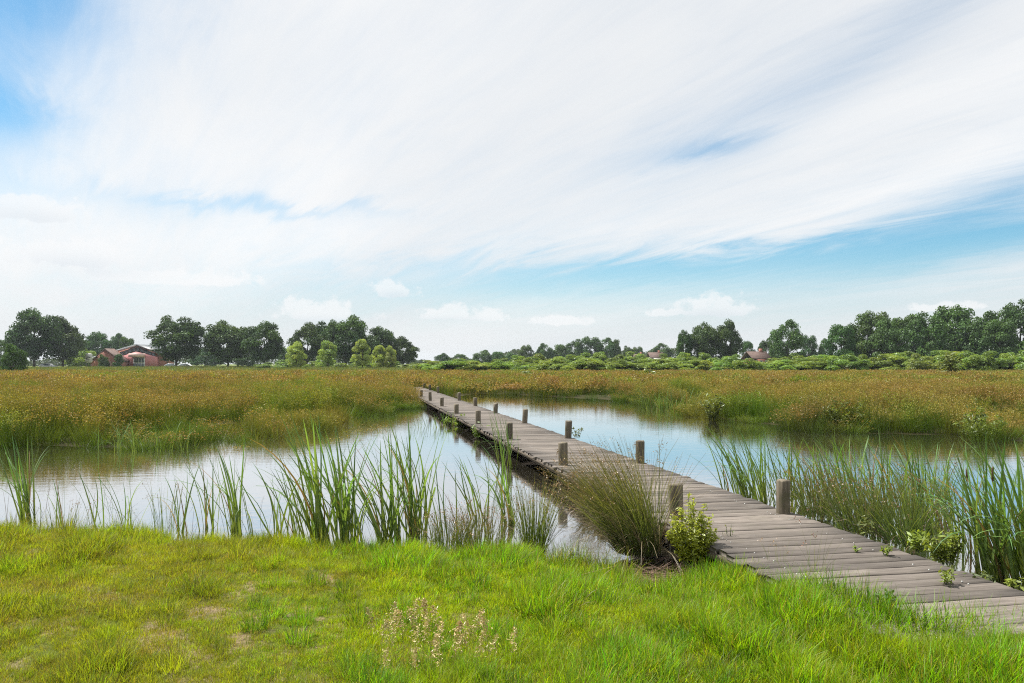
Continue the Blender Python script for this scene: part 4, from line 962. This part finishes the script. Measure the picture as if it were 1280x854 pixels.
# coarse grass tussocks standing out of the lawn
coarse = [tuft(430 + k, 130, 0.10, 0.10, 0.24, 0.0052, (0.05, 0.12, 0.008), (0.17, 0.30, 0.014), 0.5, 1.2, 4) for k in range(3)]
spots = [(248, 742, 1.0), (262, 750, 0.9), (235, 752, 0.8), (120, 700, .6), (330, 740, .6), (372, 812, .8), (430, 740, .6), (300, 690, .7), (240, 682, .8), (560, 740, .6), (740, 708, .9), (728, 702, .8), (820, 800, .7), (700, 830, .7), (930, 715, .9), (905, 712, 1.0), (975, 730, 1.0), (1000, 745, 1.2), (1015, 750, 1.2), (1030, 757, 1.4), (1045, 764, 1.3), (1058, 770, 1.5), (1070, 776, 1.4), (1084, 784, 1.5), (1095, 790, 1.4), (1100, 800, 1.4), (950, 722, 1.1),
         (1125, 802, 1.5), (1150, 806, 1.5), (1175, 804, 1.4), (1200, 800, 1.5), (1225, 800, 1.5), (1250, 796, 1.5), (1275, 796, 1.5), (1295, 794, 1.5), (1110, 790, 1.3), (1165, 815, 1.3), (1235, 812, 1.3), (1120, 820, 1.0), (1190, 830, 1.0), (1255, 825, 1.1), (1020, 765, .8), (60, 760, .6), (20, 800, .6), (150, 830, .6), (410, 690, .8), (455, 700, .8), (350, 684, .7), (520, 706, .8), (640, 712, .8)]
rc_ = np.random.default_rng(77)
for _ in range(420):
    a, b_ = rc_.uniform(-40, 1240), rc_.uniform(690, 900)
    q_ = onz(a, b_, -.1); l1 = (q_[:2] - C0) @ NRM; l2 = (q_[:2] - C0) @ DIRV
    if pond_sd([q_[:2]])[0] < 0.05 or (abs(l1) < HALF + .1 and l2 > S0): continue
    if a < 420 and rc_.uniform() < 0.6: continue
    spots.append((a, b_, rc_.uniform(.35, .85) if b_ > 740 else rc_.uniform(.5, 1.0)))
P_ = np.array([onz(a, b_, -.1) for a, b_, c_ in spots]); P_[:, 2] = ground_z(P_[:, :2]); rng = np.random.default_rng(15); n = len(P_)
scatter('coarse_grass', P_, rng.integers(0, 3, n), np.stack([np.zeros(n), np.zeros(n), rng.uniform(0, 6.28, n)], 1), np.repeat(np.array([c_ for a, b_, c_ in spots])[:, None], 3, 1), coarse, M_grass, 'darker coarse grass tussocks in the lawn', 'grass')
# ------------------------------------------------------------------ litter of dead reeds in the muddy corner, floating bits
rng = np.random.default_rng(31)
q = onz(800, 722, -.28); n = 420
base = np.column_stack([q[0] + rng.normal(0, .30, n), q[1] + rng.normal(0, .28, n), np.zeros(n)]); base[:, 2] = np.maximum(ground_z(base[:, :2]), ZW) + rng.uniform(0.0, .035, n)
V, Q, c, _ = ribbons(rng, base, rng.uniform(.12, .5, n), rng.uniform(.004, .010, n), rng.normal(0, .7, n) + math.pi * rng.integers(0, 2, n), rng.normal(1.52, .05, n), rng.normal(0, .06, n), 3,
                     np.asarray((0.20, 0.13, 0.085)) * rng.uniform(.5, 1.4, (n, 1)), np.asarray((0.24, 0.17, 0.12)) * rng.uniform(.5, 1.4, (n, 1)), .2, 0, .3, .5)
tag(obj('dead_reed_litter', mk_mesh('dead_reed_litter', V, Q, c), M_straw), 'brown dead reed litter in the muddy corner by the boardwalk', 'litter', kind='stuff')
n = 170; px_ = rng.uniform(-30, 640, n); py_ = rng.uniform(628, 672, n)
base = np.array([onz(a, b_, ZW) for a, b_ in zip(px_, py_)]); base[:, 2] -= .05
V, Q, c, _ = ribbons(rng, base, rng.uniform(.12, .55, n), rng.uniform(.003, .006, n), rng.uniform(0, 6.28, n), np.abs(rng.normal(.2, .3, n)), rng.uniform(0, 1.6, n), 5,
                     np.asarray((0.10, 0.075, 0.04)) * rng.uniform(.6, 1.4, (n, 1)), np.asarray((0.15, 0.12, 0.06)) * rng.uniform(.6, 1.4, (n, 1)), .3, 0, 3, .3)
tag(obj('dead_reed_stems', mk_mesh('dead_reed_stems', V, Q, c), M_straw), 'thin dead stems standing in shallow water along left bank', 'stems', kind='stuff')

# ------------------------------------------------------------------ far wood closing the horizon
rng = np.random.default_rng(41); n = 60000
x = rng.uniform(-460, 520, n); y = 420 + rng.uniform(0, 30, n)
top = 6.0 + 2.2 * np.sin(x * .031) + 1.6 * np.sin(x * .083 + 1) + 1.2 * np.sin(x * .21 + 2) + .8 * np.sin(x * .5)
P = np.column_stack([x, y, top * np.sqrt(rng.uniform(0.0, 1, n))])
V, Q, c = leafquads(rng, P, rng.normal(size=(n, 3)) + np.array([0, -.6, .6]), rng.uniform(.7, 1.5, n), 1.3, np.asarray((0.055, 0.088, 0.035)) * rng.uniform(.7, 1.3, (n, 1)))
tag(obj('far_wood', mk_mesh('far_wood', V, Q, c), M_leaf), 'low dark line of far woods along the horizon', 'wood', kind='stuff')

# ------------------------------------------------------------------ air
hz = obj('haze', MB().box(-1300, 1300, -420, 1500, -2.2, 18.5).mesh('haze'), None)
hm = bpy.data.materials.new('haze'); hm.use_nodes = True; ht = NT(hm.node_tree); ht.n.clear()
ho = ht.new('ShaderNodeOutputMaterial'); pv = ht.new('ShaderNodeVolumePrincipled')
pv.inputs['Color'].default_value = (0.80, 0.90, 1.0, 1); pv.inputs['Density'].default_value = 0.00014; pv.inputs['Anisotropy'].default_value = 0.2
ht.l.new(pv.outputs[0], ho.inputs['Volume']); hz.data.materials.append(hm)
tag(hz, 'thin pale summer haze in the air over the marsh', 'haze', kind='stuff')

# ------------------------------------------------------------------ floating flecks and petals near the left bank
rng = np.random.default_rng(52); n = 1500
px_ = rng.uniform(-60, 720, n); py_ = 560 + 130 * rng.uniform(0, 1, n) ** 0.6
P = np.array([onz(a, b_, ZW) for a, b_ in zip(px_, py_)]); ok = (pond_sd(P[:, :2]) < -0.02) & (vnoise(P[:, :2], 1.6, 71) + 0.7 * vnoise(P[:, :2], 4.0, 72) > 0.55)
P = P[ok]; P[:, 2] += 0.004; n = len(P)
V, Q, c = leafquads(rng, P, np.column_stack([rng.normal(0, .04, (n, 2)), np.ones(n)]), rng.uniform(.010, .028, n), 1.4, np.where(rng.uniform(0, 1, (n, 1)) < .4, np.asarray((0.42, 0.38, 0.30)), np.asarray((0.12, 0.15, 0.04))))
tag(obj('floating_flecks', mk_mesh('floating_flecks', V, Q, c), M_straw), 'small floating petals and leaf bits on the near water', 'debris', kind='stuff')
